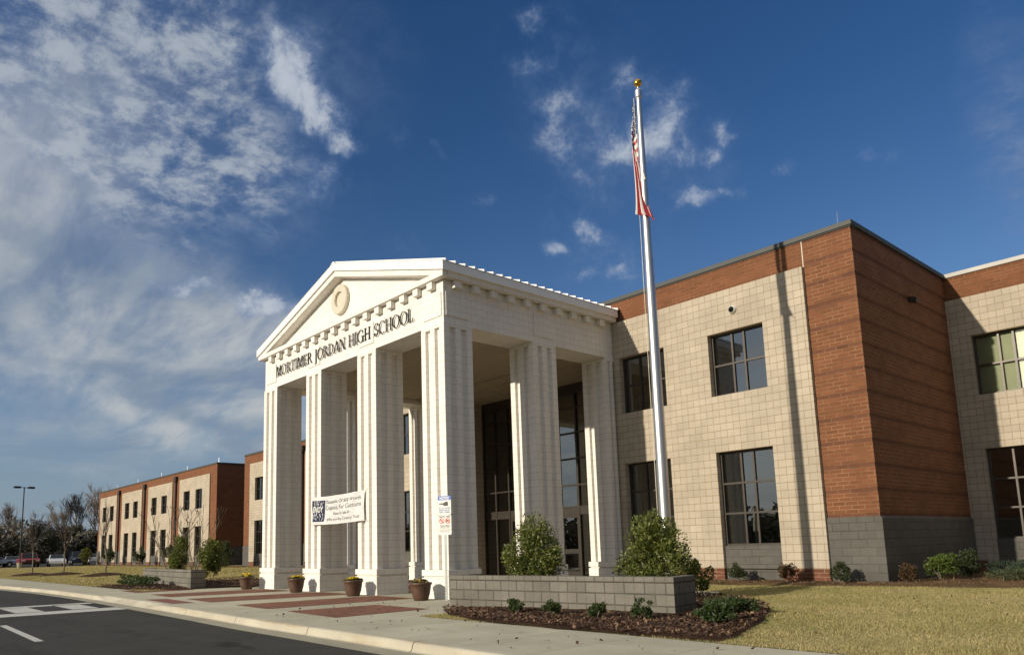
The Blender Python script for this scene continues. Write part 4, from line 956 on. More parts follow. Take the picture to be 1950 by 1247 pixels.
for k, (tx, w) in enumerate((("ALL ACTIVITIES", .32), ("MONITORED BY", .31), ("VIDEO CAMERA", .31))): put_text(b_, tx, .055, 0, 2.27 - .052 * k, fn, width=w)
b_.build("lettering", text_blue, pl1, local=True)
b_ = MB(); b_.prism(rrect(-SWD, SWD, 1.62, 2.115, .03), 'y', -.022, -.015); pl2 = b_.build("zone_plate", sign_white, sg, local=True)
b_ = MB(); put_text(b_, "DRUG FREE", .068, 0, 2.05, fn, width=.32); put_text(b_, "GUN FREE", .068, 0, 1.82, fn, width=.28); put_text(b_, "SCHOOL ZONE", .035, 0, 1.785, fn, width=.25)
for k, tx in enumerate(("VIOLATORS WILL FACE SEVERE", "FEDERAL, STATE AND LOCAL", "CRIMINAL PENALTIES")): put_text(b_, tx, .022, 0, 1.74 - .028 * k, fn, width=(.32, .29, .22)[k])
b_.build("lettering", sign_black, pl2, local=True)
b_ = MB()
for cx in (-.085, .085):
    cz = 1.965
    for i in range(20):
        a, c = 2 * PI * i / 20, 2 * PI * (i + 1) / 20
        b_.quad(*[fn(cx + r * math.cos(t), cz + r * math.sin(t)) for r, t in ((.055, a), (.072, a), (.072, c), (.055, c))])
    d = .0085; b_.quad(*[fn(cx + x, cz + z) for x, z in ((-.045 - d, .045 - d), (-.045 + d, .045 + d), (.045 + d, -.045 + d), (.045 - d, -.045 - d))])
b_.build("prohibition_symbol", sign_red, pl2, local=True)
fn2 = lambda x, z: (x, -.0248, z)
b_ = MB(); b_.quad(*[fn2(.085 + x, 1.965 + z) for x, z in ((-.04, .012), (.04, .012), (.04, .03), (-.04, .03))]); b_.quad(*[fn2(.085 + x, 1.965 + z) for x, z in ((-.04, -.035), (-.018, -.035), (-.012, .012), (-.04, .012))])
b_.quad(*[fn2(-.085 + x, 1.965 + z) for x, z in ((-.02, -.03), (-.008, -.036), (.022, .028), (.01, .034))]); b_.build("crossed_out_symbol", sign_black, pl2, local=True)

# ------------------------------------------------------------------ planter walls
def planter(loc, rz, label, L_=5.23, D_=.85):
    e = empty("planter_wall", loc, label, "wall", "grey block planter walls beside the plaza", rz=rz)
    w = MB(); w.box(0, L_, 0, .2, -.1, .60); w.box(0, .2, .2, D_, -.1, .60); w.box(L_ - .2, L_, .2, D_, -.1, .60); w.build("block_wall", planter_block, e, local=True, bevel=.006)
    c = MB(); c.box(-.008, L_ + .008, -.008, .26, .60, .705); c.box(-.008, .208, .26, D_ + .008, .60, .705); c.box(L_ - .208, L_ + .008, .26, D_ + .008, .60, .705); c.build("cap", planter_block, e, local=True, bevel=.012)
    return e
planter((2.18, -1.74, 0.0), math.atan2(.76, 5.17), "grey split block planter wall in front of the flagpole with mulch bed along it")
planter((-20.45, -1.22, 0.0), -math.atan2(.50, 7.25), "distant grey block planter wall on the lawn side beyond the flower pots", 7.27, .55)

# ------------------------------------------------------------------ beds, straw, mulch chips, grass blades
def bed(name, poly, c, mat, h, kind='structure', rings=9):
    mb = MB(); n = len(poly); rg = random.Random(len(poly)); rows = []
    P2 = []
    for i in range(n):
        a, b = Vector(poly[i]), Vector(poly[(i + 1) % n]); k = max(1, int((b - a).length / .35))
        for q in range(k): P2.append(a + (b - a) * q / k)
    for r_ in range(rings + 1):
        tt = r_ / rings; row = []
        for p in P2:
            x, y = c[0] + (p[0] - c[0]) * tt, c[1] + (p[1] - c[1]) * tt
            jit = 0 if r_ == rings else rg.uniform(-.012, .012)
            row.append((x + (rg.uniform(-.05, .05) if r_ == rings else 0), y + (rg.uniform(-.05, .05) if r_ == rings else 0), gz(x, y) + .004 + h * (1 - tt ** 4) + jit))
        rows.append(row)
    m_ = len(P2)
    for r_ in range(rings):
        for i in range(m_): mb.quad(rows[r_][i], rows[r_ + 1][i], rows[r_ + 1][(i + 1) % m_], rows[r_][(i + 1) % m_])
    return tag(mb.build(name, mat, smooth=True), kind=kind)
BED = [(2.4, -2.15), (3.5, -2.85), (4.9, -3.26), (7.1, -3.30), (9.5, -3.22), (9.45, -2.6), (9.2, -1.9), (8.75, -.6), (8.2, .65), (7.6, 1.5), (6.8, 2.2), (5.8, 2.6), (4.0, 2.4), (2.0, 1.9), (.9, 1.3), (1.0, .2), (2.0, -.4), (2.25, -1.5)]
bed("mulch_bed", BED, (5.9, -.7), mulch_m, .07)
BEDL = [(2 * CX - x, y) for x, y in BED][::-1]
bed("mulch_bed", BEDL, (2 * CX - 5.9, -.7), mulch_m, .07)
STRAW = [(1.15, 5.6), (3, 5.55), (4.5, 5.7), (6.2, 6.0), (7.8, 6.3), (10.5, 6.95), (14, 8.2), (19, 9.6), (21, 13.8), (14, 13.82), (7.75, 13.82), (7.72, 10), (7.70, 7.18), (4, 7.08), (1.15, 7.08)]
bed("straw_bed", STRAW, (7.85, 7.1), straw_m, .05, rings=14)
STRAWL = [(-88.5, 12.2), (-70, 12.0), (-51, 11.5), (-44, 10.9), (-39, 12), (-30, 12.3), (-19, 12.4), (-19, 13.8), (-44.3, 13.85), (-50, 13.85), (-88.5, 13.85)]
bed("straw_bed", STRAWL, (-46, 13.0), straw_m, .04, rings=6)
def in_poly(x, y, poly):
    c = np.zeros(len(x), bool); n = len(poly)
    for i in range(n):
        (x1, y1), (x2, y2) = poly[i], poly[(i + 1) % n]
        c ^= ((y1 > y) != (y2 > y)) & (x < (x2 - x1) * (y - y1) / (y2 - y1 + 1e-12) + x1)
    return c
RNG = np.random.default_rng(11)
def gznp(x, y):
    t = np.clip((y + 3.2) / 9.2, 0, 1); return .01 + .16 * t * t * (3 - 2 * t)
def chips(name, poly, c, n, lmin, lmax, wr, h, mat, keep=None):
    P_ = np.array(poly); x = RNG.uniform(P_[:, 0].min(), P_[:, 0].max(), n * 3); y = RNG.uniform(P_[:, 1].min(), P_[:, 1].max(), n * 3)
    k = in_poly(x, y, poly)
    if keep is not None: k &= keep(x, y)
    x, y = x[k][:n], y[k][:n]; n = len(x); z = gznp(x, y) + h + RNG.uniform(0, .03, n)
    a = RNG.uniform(0, 2 * PI, n); tl = RNG.normal(0, .45, n); l = RNG.uniform(lmin, lmax, n); w = l * RNG.uniform(*wr, n)
    d = np.stack([np.cos(a) * np.cos(tl), np.sin(a) * np.cos(tl), np.sin(tl)], 1) * l[:, None] / 2
    s_ = np.stack([-np.sin(a), np.cos(a), RNG.normal(0, .5, n)], 1) * w[:, None] / 2; c_ = np.stack([x, y, z], 1)
    v = np.stack([c_ - d - s_, c_ + d - s_, c_ + d + s_, c_ - d + s_], 1).reshape(-1, 3)
    return tag(fast_mesh(name, v, np.arange(n * 4).reshape(-1, 4), mat), kind='stuff')
wallkeep = lambda x, y: ~((y > -1.95 + .147 * (x - 2.18) + .0) & (y < -1.45 + .147 * (x - 2.18)) & (x > 2) & (x < 7.5)) 
chips("bark_chips", BED, None, 13000, .02, .085, (.18, .5), .055, L_chip, wallkeep)
chips("bark_chips", BEDL, None, 2500, .03, .09, (.2, .5), .055, L_chip)
chips("pine_straw", STRAW, None, 9000, .06, .16, (.04, .10), .045, L_straw)
LIT = [(-1, -5.2), (13, -5.4), (13, -3.4), (7, -3.4), (3.2, -2.2), (1.9, -1.9), (-1, -1)]
chips("leaf_litter", [(9, -3.2), (16, -3.2), (16, 6), (8.5, 5.5)], None, 70, .025, .06, (.4, .9), .02, L_litter)
chips("leaf_litter", LIT, None, 130, .02, .06, (.3, .8), .0, L_litter)
def blades(name, n, x0, x1, y0, y1, hmin, hmax, w, excl, near=None):
    x = RNG.uniform(x0, x1, n); y = RNG.uniform(y0, y1, n)
    if near is not None:   # denser towards the street side
        k = RNG.uniform(0, 1, n) < near(x, y); x, y = x[k], y[k]
    k = np.ones(len(x), bool)
    for p in excl: k &= ~in_poly(x, y, p)
    x, y = x[k], y[k]; n = len(x); z = gznp(x, y) - .006
    patch = .75 + .35 * np.sin(x * 1.7 + 1.3 * np.sin(y * 1.1)) * np.sin(y * 2.1 + np.sin(x * .9))
    h = RNG.uniform(hmin, hmax, n) * patch; a = RNG.uniform(0, 2 * PI, n); lean = RNG.uniform(.2, 1.1, n); b = RNG.uniform(0, 2 * PI, n)
    s_ = np.stack([np.cos(a), np.sin(a), 0 * a], 1) * (w / 2); c_ = np.stack([x, y, z], 1)
    tip = c_ + np.stack([np.cos(b) * lean * h, np.sin(b) * lean * h, h], 1)
    v = np.stack([c_ - s_, c_ + s_, tip], 1).reshape(-1, 3)
    return tag(fast_mesh(name, v, np.arange(n * 3).reshape(-1, 3), L_grass), kind='stuff')
PATH = [(2.0, 1.9), (5.95, 2.35), (5.5, 3.5), (2.0, 3.1)]
blades("grass", 330000, 3.1, 18, -3.27, 7.6, .022, .05, .012, [BED, STRAW, PATH], lambda x, y: np.clip(1.25 - (y + 3.2) / 12, .3, 1))
blades("grass", 130000, -84, -13.6, -3.2, 12.2, .035, .07, .05, [BEDL, STRAWL], lambda x, y: np.clip(1.0 + (x + 20) / 100, .35, 1))

# ------------------------------------------------------------------ shrubs
def leaf_cloud(n, rad, leaf, asp, seed, shape='ellipsoid', lumps=26, up=.35):
    rg = np.random.default_rng(seed); rx, ry, rz = rad
    # lumps spread through the volume, then leaves on each lump
    t = rg.normal(size=(lumps, 3)); t /= np.linalg.norm(t, axis=1)[:, None]; t *= rg.uniform(.35, .82, lumps)[:, None]
    zc = (t[:, 2] + 1) / 2
    if shape == 'cone': f = 1.15 - .95 * zc
    elif shape == 'egg': f = np.where(zc < .3, .95 + .35 * zc, 1.12 - .78 * (zc - .22) ** 1.05)
    elif shape == 'flat': f = np.ones(lumps)
    else: f = np.ones(lumps)
    if shape in ('cone', 'egg'): t[:, :2] *= f[:, None]
    lr = rg.uniform(.20, .34, lumps)
    if shape == 'cone': lr *= np.clip(1.2 - .8 * zc, .4, 1)
    k = rg.integers(0, lumps, n); d = rg.normal(size=(n, 3)); d /= np.linalg.norm(d, axis=1)[:, None]
    p = t[k] + d * (lr[k] * rg.uniform(.45, 1.08, n) ** .6)[:, None]
    out = p * np.array([1, 1, .6]); out /= np.linalg.norm(out, axis=1)[:, None] + 1e-6
    p = p * np.array([rx, ry, rz]); p[:, 2] += rz; p[:, 2] = np.maximum(p[:, 2], .03)
    dr = out * .7 + rg.normal(size=(n, 3)) * .55 + np.array([0, 0, up]); dr /= np.linalg.norm(dr, axis=1)[:, None]
    sd_ = np.cross(dr, rg.normal(size=(n, 3))); sd_ /= np.linalg.norm(sd_, axis=1)[:, None]
    l = leaf * rg.uniform(.6, 1.25, n)[:, None]; w = l * asp
    nrm = np.cross(dr, sd_)
    b = p - dr * l * .5; tip = p + dr * l * .5 - nrm * l * .12; m1 = p + sd_ * w * .5 + nrm * l * .06; m2 = p - sd_ * w * .5 + nrm * l * .06
    v = np.stack([b, m1, tip, m2], 1).reshape(-1, 3)
    return v, np.arange(n * 4).reshape(-1, 4)
def stems(mb, rg, h, n, r, spread):
    for k in range(n):
        a = rg.uniform(0, 2 * PI); p = Vector((.04 * math.cos(a), .04 * math.sin(a), 0)); d = Vector((spread * math.cos(a), spread * math.sin(a), 1)).normalized(); rad = r
        for q in range(4):
            p2 = p + d * (h / 4) + Vector((rg.uniform(-.03, .03), rg.uniform(-.03, .03), 0)); mb.tube(p, p2, rad, rad * .7, 5); p = p2; rad *= .7
def shrub(name, x, y, rad, n, leaf, mat, label, group, seed, shape='ellipsoid', lumps=26, asp=.42, z=None, stem=True, cat='shrub', up=.35):
    z = gz(x, y) + .03 if z is None else z
    o = empty(name, (x, y, z), label, cat, group)
    if name in ('foundation_shrub', 'mulch_shrub', 'barberry_shrub'): n = int(n * 2.3); leaf *= .85; lumps = int(lumps * 1.5)
    v, f = leaf_cloud(n, rad, leaf, asp, seed, shape, lumps, up); fast_mesh("foliage", v, f, mat, o)
    if stem:
        b = MB(); stems(b, random.Random(seed), rad[2] * 1.3, 3, .009 + .007 * rad[2], .35 * rad[0] / rad[2]); b.build("stem", bark_m, o, local=True)
    return o
GB = "large holly bushes behind the planter walls"
shrub("holly_bush", 2.42, .66, (1.0, .96, 1.04), 9500, .085, L_bush, "large rounded holly bush behind the planter, in front of a shaded portico column", GB, 1, 'egg', 56, z=.02)
shrub("holly_bush", 5.70, .88, (.90, .88, 1.03), 8500, .085, L_bush, "large holly bush covering the foot of the flagpole behind the planter", GB, 2, 'egg', 52, z=.02)
shrub("holly_bush", -15.9, .12, (.66, .66, 1.04), 5200, .10, L_bush, "dense holly bush past the near end of the distant planter wall", GB, 3, 'egg', 34)
shrub("holly_bush", -20.4, .35, (.66, .66, 1.08), 5000, .10, L_bush, "holly bush rising behind the middle of the distant planter wall", GB, 4, 'egg', 30)
shrub("holly_shrub", 6.12, 1.72, (.34, .34, .48), 1300, .085, L_bush, "upright green shrub peeking round the near end of the planter wall", None, 5, 'ellipsoid', 18)
shrub("barberry_shrub", 1.0, 6.1, (.42, .40, .34), 800, .06, L_purple, "small dark purple shrub at foot of the engaged portico column", None, 6, 'ellipsoid', 16)
GF = "small foundation shrubs along the wall"
shrub("foundation_shrub", 4.28, 6.45, (.34, .32, .29), 900, .06, L_dark, "small round green shrub below the low window beside the flagpole shadow", GF, 7, 'ellipsoid', 18)
shrub("foundation_shrub", 5.60, 6.50, (.27, .27, .27), 700, .06, L_red, "small bronze tinted shrub before the brick base course", GF, 8, 'ellipsoid', 16)
shrub("foundation_shrub", 6.92, 6.60, (.30, .30, .28), 900, .055, L_dark, "small dark round shrub before sunlit grey pier base", GF, 9, 'ellipsoid', 18)
shrub("foundation_shrub", 8.02, 7.55, (.27, .27, .27), 700, .055, L_red, "small reddish shrub just past the pier corner in shade edge", GF, 10, 'ellipsoid', 16)
shrub("foundation_shrub", 8.34, 8.75, (.42, .40, .38), 1100, .075, L_bright, "bright yellow green shrub beside the shaded pier base", GF, 11, 'ellipsoid', 20)
shrub("foundation_shrub", 8.42, 10.2, (.46, .42, .40), 1100, .07, L_dark, "dark green shrub behind the bright yellow green one", GF, 12, 'ellipsoid', 20)
GJ = "low junipers by the right hand wing"
shrub("juniper", 9.25, 10.6, (.75, .7, .24), 1700, .10, L_jun, "blue green spreading juniper under the far window", GJ, 13, 'flat', 26, asp=.16)
shrub("juniper", 9.95, 10.2, (.75, .7, .26), 1700, .10, L_jun, "tallest blue green juniper at the picture edge", GJ, 14, 'flat', 26, asp=.16)
shrub("juniper", 9.75, 8.9, (.55, .5, .17), 1300, .09, L_junl, "low olive green juniper in front of the blue green ones", GJ, 15, 'flat', 22, asp=.16)
GP = "young shrubs in the mulch in front of the planter"
for k, (x, y, r, h, lb) in enumerate([(4.75, -2.25, .24, .15, "first tiny shrub from the sign along the planter wall in mulch"), (5.65, -2.2, .24, .15, "second tiny shrub from the sign along the planter wall"),
                                      (6.62, -2.15, .21, .14, "third tiny shrub from the sign along the planter wall"), (7.35, -1.92, .25, .18, "little bushy shrub in mulch before the planter end")]):
    shrub("mulch_shrub", x, y, (r, r * .8, h), 420, .06, L_low, lb, GP, 20 + k, 'ellipsoid', 12, z=.07)
shrub("mulch_shrub", 8.45, -1.55, (.38, .34, .15), 1000, .065, L_low, "low spreading shrub nearest the lawn and sidewalk in mulch", GP, 30, 'flat', 20, z=.07)
shrub("mulch_shrub", 8.05, -.35, (.50, .46, .17), 1200, .065, L_low, "wide low shrub in mulch between planter end and lawn", GP, 31, 'flat', 22, z=.07)
GH = "low clipped shrubs before the distant planter"
for k, (x, y, lb) in enumerate([(-18.3, -2.45, "leftmost low shrub before the distant planter wall"), (-17.0, -2.45, "middle low shrub before the distant planter wall"), (-15.8, -2.45, "low shrub before the distant planter nearest the brick paving")]):
    shrub("low_shrub", x, y, (.72, .55, .25), 900, .09, L_low, lb, GH, 40 + k, 'flat', 20, z=.05)
GT = "columnar hollies along the distant wing"
for k, (x, y, h, lb) in enumerate([(-76.9, 12.3, 1.12, "egg shaped holly behind the young tree at far end of distant wing"), (-65.6, 12.3, 1.05, "egg shaped holly before second bay of distant wing"), (-57.2, 12.3, 1.1, "egg shaped holly partly behind a bush by third bay of distant wing")]):
    shrub("columnar_holly", x, y, (.74, .72, h), 2200, .15, L_dark, lb, GT, 50 + k, 'ellipsoid', 24)
shrub("evergreen_shrub", -42.0, 11.6, (.75, .7, 1.05), 2200, .13, L_dark, "dark evergreen shrub in the corner between the two brick wings", None, 60, 'egg', 24)
shrub("yellow_conifer", -87.4, 12.4, (1.2, 1.2, 1.25), 3200, .15, L_yel, "yellow green cone shaped conifer beside parked cars", None, 61, 'cone', 30, cat='conifer')

# ------------------------------------------------------------------ flower pots
GPOT = "brown flower pots before the portico columns"; GPAN = "yellow pansies in the flower pots"
pots = [(-10.78, "farthest brown pot, left of the first column"), (-7.05, "brown pot before the second column from the left"), (-3.62, "brown pot of bright yellow pansies below the banner end"), (-.40, "nearest brown pot beside the notice sign column")]
def pot(x, y, lb):
    o = empty("flower_pot", (x, y, .0), lb, "flower pot", GPOT)
    b = MB(); b.lathe([(.001, .0), (.165, .0), (.185, .02), (.225, .16), (.25, .30), (.258, .385), (.285, .395), (.292, .42), (.285, .445), (.255, .45), (.245, .42), (.235, .38)], 32); b.build("pot_body", pot_m, o, local=True, smooth=True)
    b = MB(); b.lathe([(.24, .395), (.12, .41), (.001, .415)], 24); b.build("soil", soil, o, local=True)
for k, (x, lb) in enumerate(pots):
    pot(x, -.60, lb)
    o = empty("pansies", (x, -.60, .40), ["yellow pansies filling the farthest flower pot", "yellow pansies in pot before the second column", "fullest bright yellow pansies in third pot", "sparse dull yellow pansies in pot nearest the sign"][k], "flowers", GPAN)
    v, f = leaf_cloud(260, (.27, .27, .055), .075, .6, 70 + k, 'flat', 14); fast_mesh("leaves", v, f, L_low, o)
    v, f = leaf_cloud([150, 160, 330, 60][k], (.26, .26, .075), .055, .9, 80 + k, 'flat', 14); v[:, 2] += .02; fast_mesh("petals", v, f, L_pansy if k < 3 else L_pansy2, o)

# ------------------------------------------------------------------ bare trees
def bare_tree(rg, h, trunk_h, r0, levels, nchild, up, spread, sides=5, min_r=.006):
    tk = MB(); cr = MB()
    top = Vector((rg.uniform(-.1, .1), rg.uniform(-.1, .1), trunk_h)); mid = Vector((rg.uniform(-.06, .06), rg.uniform(-.06, .06), trunk_h * .5))
    tk.tube((0, 0, -.1), mid, r0 * 1.15, r0 * .92, 8); tk.tube(mid, top, r0 * .92, r0 * .8, 8)
    def grow(p, d, l, r, lev):
        n = 3; q = p; dd = d
        pts = [q]
        for i in range(n):
            dd = (dd + Vector((rg.uniform(-.16, .16), rg.uniform(-.16, .16), up * .12))).normalized(); q = q + dd * (l / n); pts.append(q)
        for i in range(n): cr.tube(pts[i], pts[i + 1], max(min_r, r * (1 - .22 * i)), max(min_r, r * (1 - .22 * (i + 1))), sides if lev < 2 else 3)
        if lev >= levels: return
        for c in range(nchild if lev > 0 else nchild + 1):
            f = rg.uniform(.35, 1.0); k = min(n - 1, int(f * n)); b = pts[k] + (pts[k + 1] - pts[k]) * (f * n - k)
            a = rg.uniform(0, 2 * PI); o_ = dd.orthogonal().normalized(); o2 = dd.cross(o_)
            nd = (dd + (o_ * math.cos(a) + o2 * math.sin(a)) * spread * rg.uniform(.6, 1.2) + Vector((0, 0, up * .25))).normalized()
            grow(b, nd, l * rg.uniform(.55, .8), r * .55, lev + 1)
    grow(top, Vector((0, 0, 1)), (h - trunk_h) * .40, r0 * .75, 0)
    for k in range(5):
        zz_ = trunk_h * rg.uniform(.75, 1.0); a = rg.uniform(0, 2 * PI)
        grow(Vector((0, 0, zz_)), Vector((math.cos(a) * spread, math.sin(a) * spread, .9)).normalized(), (h - trunk_h) * .36, r0 * .42, 1)
    return tk, cr
def young(x, y, h, seed, lb):
    o = empty("young_tree", (x, y, gz(x, y)), lb, "tree", "young bare trees on the lawn")
    tk, cr = bare_tree(random.Random(seed), h, 1.75, .050, 3, 3, 1.6, .34, 4, .0045)
    tk.build("trunk", bark_m, o, local=True); cr.build("crown", twig_r, o, local=True)
    m_ = MB(); m_.lathe([(1.55, -.02), (1.2, .07), (.6, .15), (.1, .19), (.001, .19)], 26, (x, y, gz(x, y))); mo = m_.build("mulch_mound", mulch_m, smooth=True); tag(mo, kind='structure')
young(-35.7, 1.2, 5.3, 101, "bare young tree in mulch ring standing nearest the distant planter")
young(-43.1, .45, 5.6, 102, "bare young tree in mulch ring before the white parked car")
young(-47.1, -.75, 5.1, 103, "bare young tree in mulch ring before the red pickup")
def crape(x, y, h, seed, lb):
    o = empty("bare_shrub", (x, y, gz(x, y)), lb, "shrub", "bare multi stemmed shrubs behind the distant bushes")
    b = MB(); rg = random.Random(seed)
    for k in range(8):
        a = 2 * PI * k / 8 + rg.uniform(-.3, .3); p = Vector((.06 * math.cos(a), .06 * math.sin(a), -.05)); d = Vector((.38 * math.cos(a), .38 * math.sin(a), 1)).normalized(); r_ = .03
        for q in range(4):
            p2 = p + d * (h / 4); b.tube(p, p2, r_, r_ * .75, 5); p = p2; r_ *= .75; d = (d + Vector((rg.uniform(-.2, .2), rg.uniform(-.2, .2), .05))).normalized()
            for s_ in range(2):
                e_ = (d + Vector((rg.uniform(-.7, .7), rg.uniform(-.7, .7), .2))).normalized(); b.tube(p, p + e_ * h * .16, .012, .008, 3); b.tube(p + e_ * h * .16, p + e_ * h * .26 + Vector((rg.uniform(-.05, .05), rg.uniform(-.05, .05), .02)), .013, .016, 3)
    b.build("branches", bark_m, o, local=True)
crape(-30.6, 3.4, 3.3, 111, "bare branching shrub rising left of the distant bushes"); crape(-28.0, 3.9, 3.3, 112, "bare branching shrub rising right of the distant bushes")

# ------------------------------------------------------------------ parking lot: lamp and cars
lp = empty("parking_lamp", (-83.5, 4.63, .1), "tall black twin headed lamp post at the parking lot edge", "street lamp", rz=math.radians(100))
b = MB(); b.lathe([(.26, -.2), (.26, .65), (.001, .65)], 16); b.build("base", gutter_m, lp, local=True)
b = MB(); b.lathe([(.085, .6), (.06, 9.25)], 10); b.tube((-.75, 0, 9.2), (.75, 0, 9.2), .035, .035, 6); b.build("pole", blackm, lp, local=True)
for s_ in (-1, 1):
    b = MB(); b.box(s_ * .75 - .34, s_ * .75 + .34, -.2, .2, 9.1, 9.32); b.build("lamp_head", blackm, lp, local=True, bevel=.03)
def car(name, loc, rz, kind, pm, lb, cat="car"):
    o = empty(name, loc, lb, cat, "cars in the distant parking lot", rz=rz); Wd = .90 if kind != 'pickup' else .95
    if kind == 'sedan':
        low = [(-2.3, .32), (-2.36, .55), (-2.28, .92), (-1.5, .98), (1.0, .96), (2.1, .78), (2.3, .62), (2.32, .34)]; cab = [(-1.75, .97), (-1.05, 1.38), (.15, 1.40), (1.05, .95)]; wx = (-1.42, 1.42); wr = .32
    elif kind == 'suv':
        low = [(-2.25, .38), (-2.3, .65), (-2.25, 1.08), (1.1, 1.10), (2.15, 1.0), (2.3, .8), (2.3, .40)]; cab = [(-2.2, 1.08), (-2.0, 1.72), (.35, 1.74), (1.05, 1.09)]; wx = (-1.4, 1.4); wr = .37
    else:
        low = [(-2.6, .45), (-2.65, .70), (-2.6, 1.08), (1.0, 1.10), (2.45, 1.04), (2.62, .85), (2.62, .48)]; cab = [(-.75, 1.09), (-.6, 1.70), (.65, 1.74), (1.35, 1.09)]; wx = (-1.6, 1.65); wr = .39
    b = MB()
    # body with wheel arches cut as polygon notches
    def arch(cx): return [(cx + (wr + .07) * math.cos(a), max(low[0][1], wr + (wr + .07) * math.sin(a))) for a in [math.radians(d) for d in range(160, 19, -20)]]
    prof_ = [low[0]] + low[1:] + arch(wx[1])[::-1] + arch(wx[0])[::-1]
    b.prism(prof_, 'y', -Wd, Wd)
    k = len(b.v); ti = .20
    for i, (x, z) in enumerate(cab):
        w = Wd - .04 if z < 1.2 else Wd - ti; b.v += [(x, -w, z), (x, w, z)]
    for i in range(3): b.f.append((k + 2 * i, k + 2 * i + 1, k + 2 * i + 3, k + 2 * i + 2)); b.m.append(0)
    b.f += [(k, k + 2, k + 4, k + 6), (k + 7, k + 5, k + 3, k + 1)]; b.m += [0, 0]
    body = b.build("body", pm, o, local=True, bevel=.035)
    def lerp(a, c, t): return tuple(a[i] + (c[i] - a[i]) * t for i in range(3))
    def pane(A, B, C_, D_, off, ins=.10):
        P = [A, B, C_, D_]; c = tuple(sum(p[i] for p in P) / 4 for i in range(3)); g_ = MB(); g_.quad(*[tuple(lerp(p, c, ins)[i] + off[i] for i in range(3)) for p in P]); return g_
    a0, a1, a2, a3 = [(x, z) for x, z in cab]; wl_, wh_ = Wd - .04, Wd - ti
    pane((a3[0], -wl_, a3[1]), (a3[0], wl_, a3[1]), (a2[0], wh_, a2[1]), (a2[0], -wh_, a2[1]), (.02, 0, .015)).build("windscreen", car_glass, o, local=True)
    pane((a0[0], wl_, a0[1]), (a0[0], -wl_, a0[1]), (a1[0], -wh_, a1[1]), (a1[0], wh_, a1[1]), (-.02, 0, .015)).build("rear_window", car_glass, o, local=True)
    for s_ in (-1, 1): pane((a0[0] + .12, s_ * wl_, a0[1] + .02), (a3[0] - .2, s_ * wl_, a3[1] + .02), (a2[0], s_ * wh_, a2[1] - .03), (a1[0] + .08, s_ * wh_, a1[1] - .03), (0, s_ * .015, .004), .06).build("side_window", car_glass, o, local=True)
    for s_ in (-1, 1):
        for x in wx:
            w = MB(); y0 = s_ * (Wd - .20); y1 = s_ * (Wd + .01); w.tube((x, y0, wr), (x, y1, wr), wr, wr, 20, cap=True); ww = w.build("wheel", tyre_m, o, local=True)
            h = MB(); h.tube((x, y1 - s_ * .01, wr), (x, y1 + s_ * .012, wr), wr * .6, wr * .55, 14, cap=True); h.build("rim", alum, ww, local=True)
    fx, fz = low[-2] if kind != 'sedan' else (2.24, .66)
    for s_ in (-1, 1):
        h = MB(); h.box(fx - .06, fx + .015, s_ * (Wd - .24) - .16, s_ * (Wd - .24) + .16, fz - .10, fz + .05); h.build("headlight", lampglass, o, local=True)
        h = MB(); bx, bz = low[2]; h.box(bx - .06, bx + .05, s_ * (Wd - .14) - .09, s_ * (Wd - .14) + .09, bz - .28, bz - .08); h.build("tail_light", sign_red, o, local=True)
    h = MB(); h.box(fx - .05, fx + .02, -Wd * .5, Wd * .5, fz - .12, fz + .03); h.build("grille", blackm, o, local=True)
    h = MB(); h.box(low[-1][0] - .1, low[-1][0] + .05, -Wd + .03, Wd - .03, low[-1][1] - .02, low[-1][1] + .17); h.build("bumper", blackm if kind == 'pickup' else pm, o, local=True, bevel=.03)
    return o
pr = paint("red_paint", (.30, .022, .028)); pw = paint("white_paint", (.72, .73, .74)); pb = paint("navy_paint", (.018, .028, .06)); ps = paint("silver_paint", (.40, .44, .52))
car("pickup_truck", (-87.2, 6.1, .14), math.radians(-4), 'pickup', pr, "red pickup truck facing the lawn beside the lamp post", "pickup")
car("white_car", (-86.6, 9.0, .17), math.radians(-8), 'sedan', pw, "white sedan facing the lawn between red pickup and dark vehicle")
car("dark_suv", (-93.2, 12.9, .19), math.radians(-8), 'suv', pb, "dark blue sport utility vehicle beside the yellow conifer")
car("silver_car", (-95.5, 3.9, .19), math.radians(100), 'sedan', ps, "silver blue car cut by the left picture edge")
car("silver_car", (-101, 6.6, .14), math.radians(175), 'sedan', ps, "silver car seen between the edge car and red pickup")
car("silver_car", (-91.8, 14.6, .19), math.radians(170), 'sedan', pw, "white car mostly hidden between yellow conifer and building end")

# ------------------------------------------------------------------ woods beyond the parking lot
protos = []
for k in range(5):
    rg = random.Random(200 + k); tk, cr = bare_tree(rg, 13.5, 4.0 + k * .4, .20, 4, 4, .9, .60, 4, .020)
    protos.append((tk, cr))
first = []
for k, (tk, cr) in enumerate(protos):
    o = empty("bare_tree", (0, 0, 0), "", "tree", "bare trees above the far wood"); tk.build("trunk", bark_d, o, local=True); cr.build("crown", bark_d, o, local=True); first.append(o)
spots = [(-146, 13.5, .92, 1), (-139, 12.0, .70, 4), (-138, 17.5, .72, 2), (-142, 20.5, .90, 3), (-139, 23.0, 1.12, 4), (-141, 27.5, 1.16, 0), (-136, 30.0, .95, 2), (-133, 32.5, 1.05, 1)]
tl = ["bare tree behind the lamp post near the picture edge", "small bare tree just left of the lamp post", "short bare tree over dark evergreens, first past the lamp post", "bare tree second past the lamp post along the far wood", "tall bare tree behind the middle young lawn tree", "tallest bare tree, broad crowned, near the distant wing",
      "slim bare tree beside the end of distant wing", "bare tree rising at the roof corner of distant wing"]
used = set()
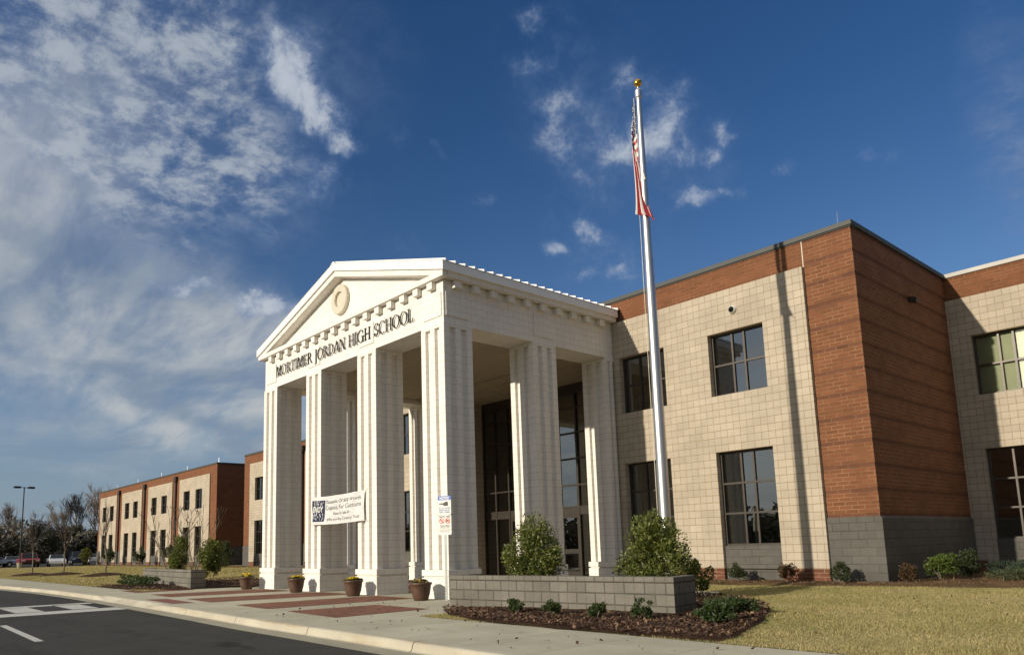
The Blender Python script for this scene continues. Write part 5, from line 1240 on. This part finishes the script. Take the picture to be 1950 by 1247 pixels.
for (x, y, s_, k), lb in zip(spots, tl):
    o = first[k] if k not in used else dup(first[k]); used.add(k)
    o.location = (x, y, -.1); o.scale = (s_ * 1.05, s_ * 1.05, s_); o.rotation_euler.z = x * 1.7 + y; o['label'] = lb
def pine(seed, h):
    o = empty("pine_tree", (0, 0, 0), "", "tree", "dark evergreens of the far wood")
    v, f = leaf_cloud(2600, (h * .30, h * .30, h * .46), .42, .4, seed, 'egg', 30); v[:, 2] += h * .08; fast_mesh("crown", v, f, L_wood, o)
    b = MB(); b.tube((0, 0, -.1), (0, 0, h * .8), .16, .06, 6); b.build("trunk", bark_d, o, local=True); return o
pp = [pine(301, 8.5), pine(302, 7.5), pine(303, 9.0)]; rg = random.Random(9); used = set()
for k in range(11):
    j = k % 3; o = pp[j] if j not in used else dup(pp[j]); used.add(j); y = 8 + k * 2.5 + rg.uniform(-.8, .8)
    o.location = (-133 - rg.uniform(0, 9), y, -.1); s_ = rg.uniform(.72, 1.05); o.scale = (s_, s_, s_); o.rotation_euler.z = rg.uniform(0, 6)
    o['label'] = "dark evergreen tree in the wood behind the parked cars"
def mass(name, n, xr, yr, zmax, leaf, mat):
    x = RNG.uniform(*xr, n); y = RNG.uniform(*yr, n); env = zmax * (.62 + .25 * np.sin(y * .45 + x * .31) + .13 * np.sin(y * 1.3 + x)); z = RNG.uniform(0, 1, n) ** .8 * env
    c_ = np.stack([x, y, z], 1); d = RNG.normal(size=(n, 3)); d /= np.linalg.norm(d, axis=1)[:, None]; e_ = np.cross(d, RNG.normal(size=(n, 3))); e_ /= np.linalg.norm(e_, axis=1)[:, None]
    l = leaf * RNG.uniform(.5, 1.3, n)[:, None]; v = np.stack([c_ - d * l, c_ + e_ * l * .4, c_ + d * l, c_ - e_ * l * .4], 1).reshape(-1, 3)
    return tag(fast_mesh(name, v, np.arange(n * 4).reshape(-1, 4), mat), kind='stuff')
mass("woods", 60000, (-160, -131), (-40, 75), 8.2, .42, L_under)
mass("woods", 9000, (-170, 60), (-75, -60), 6.5, 1.1, L_under)
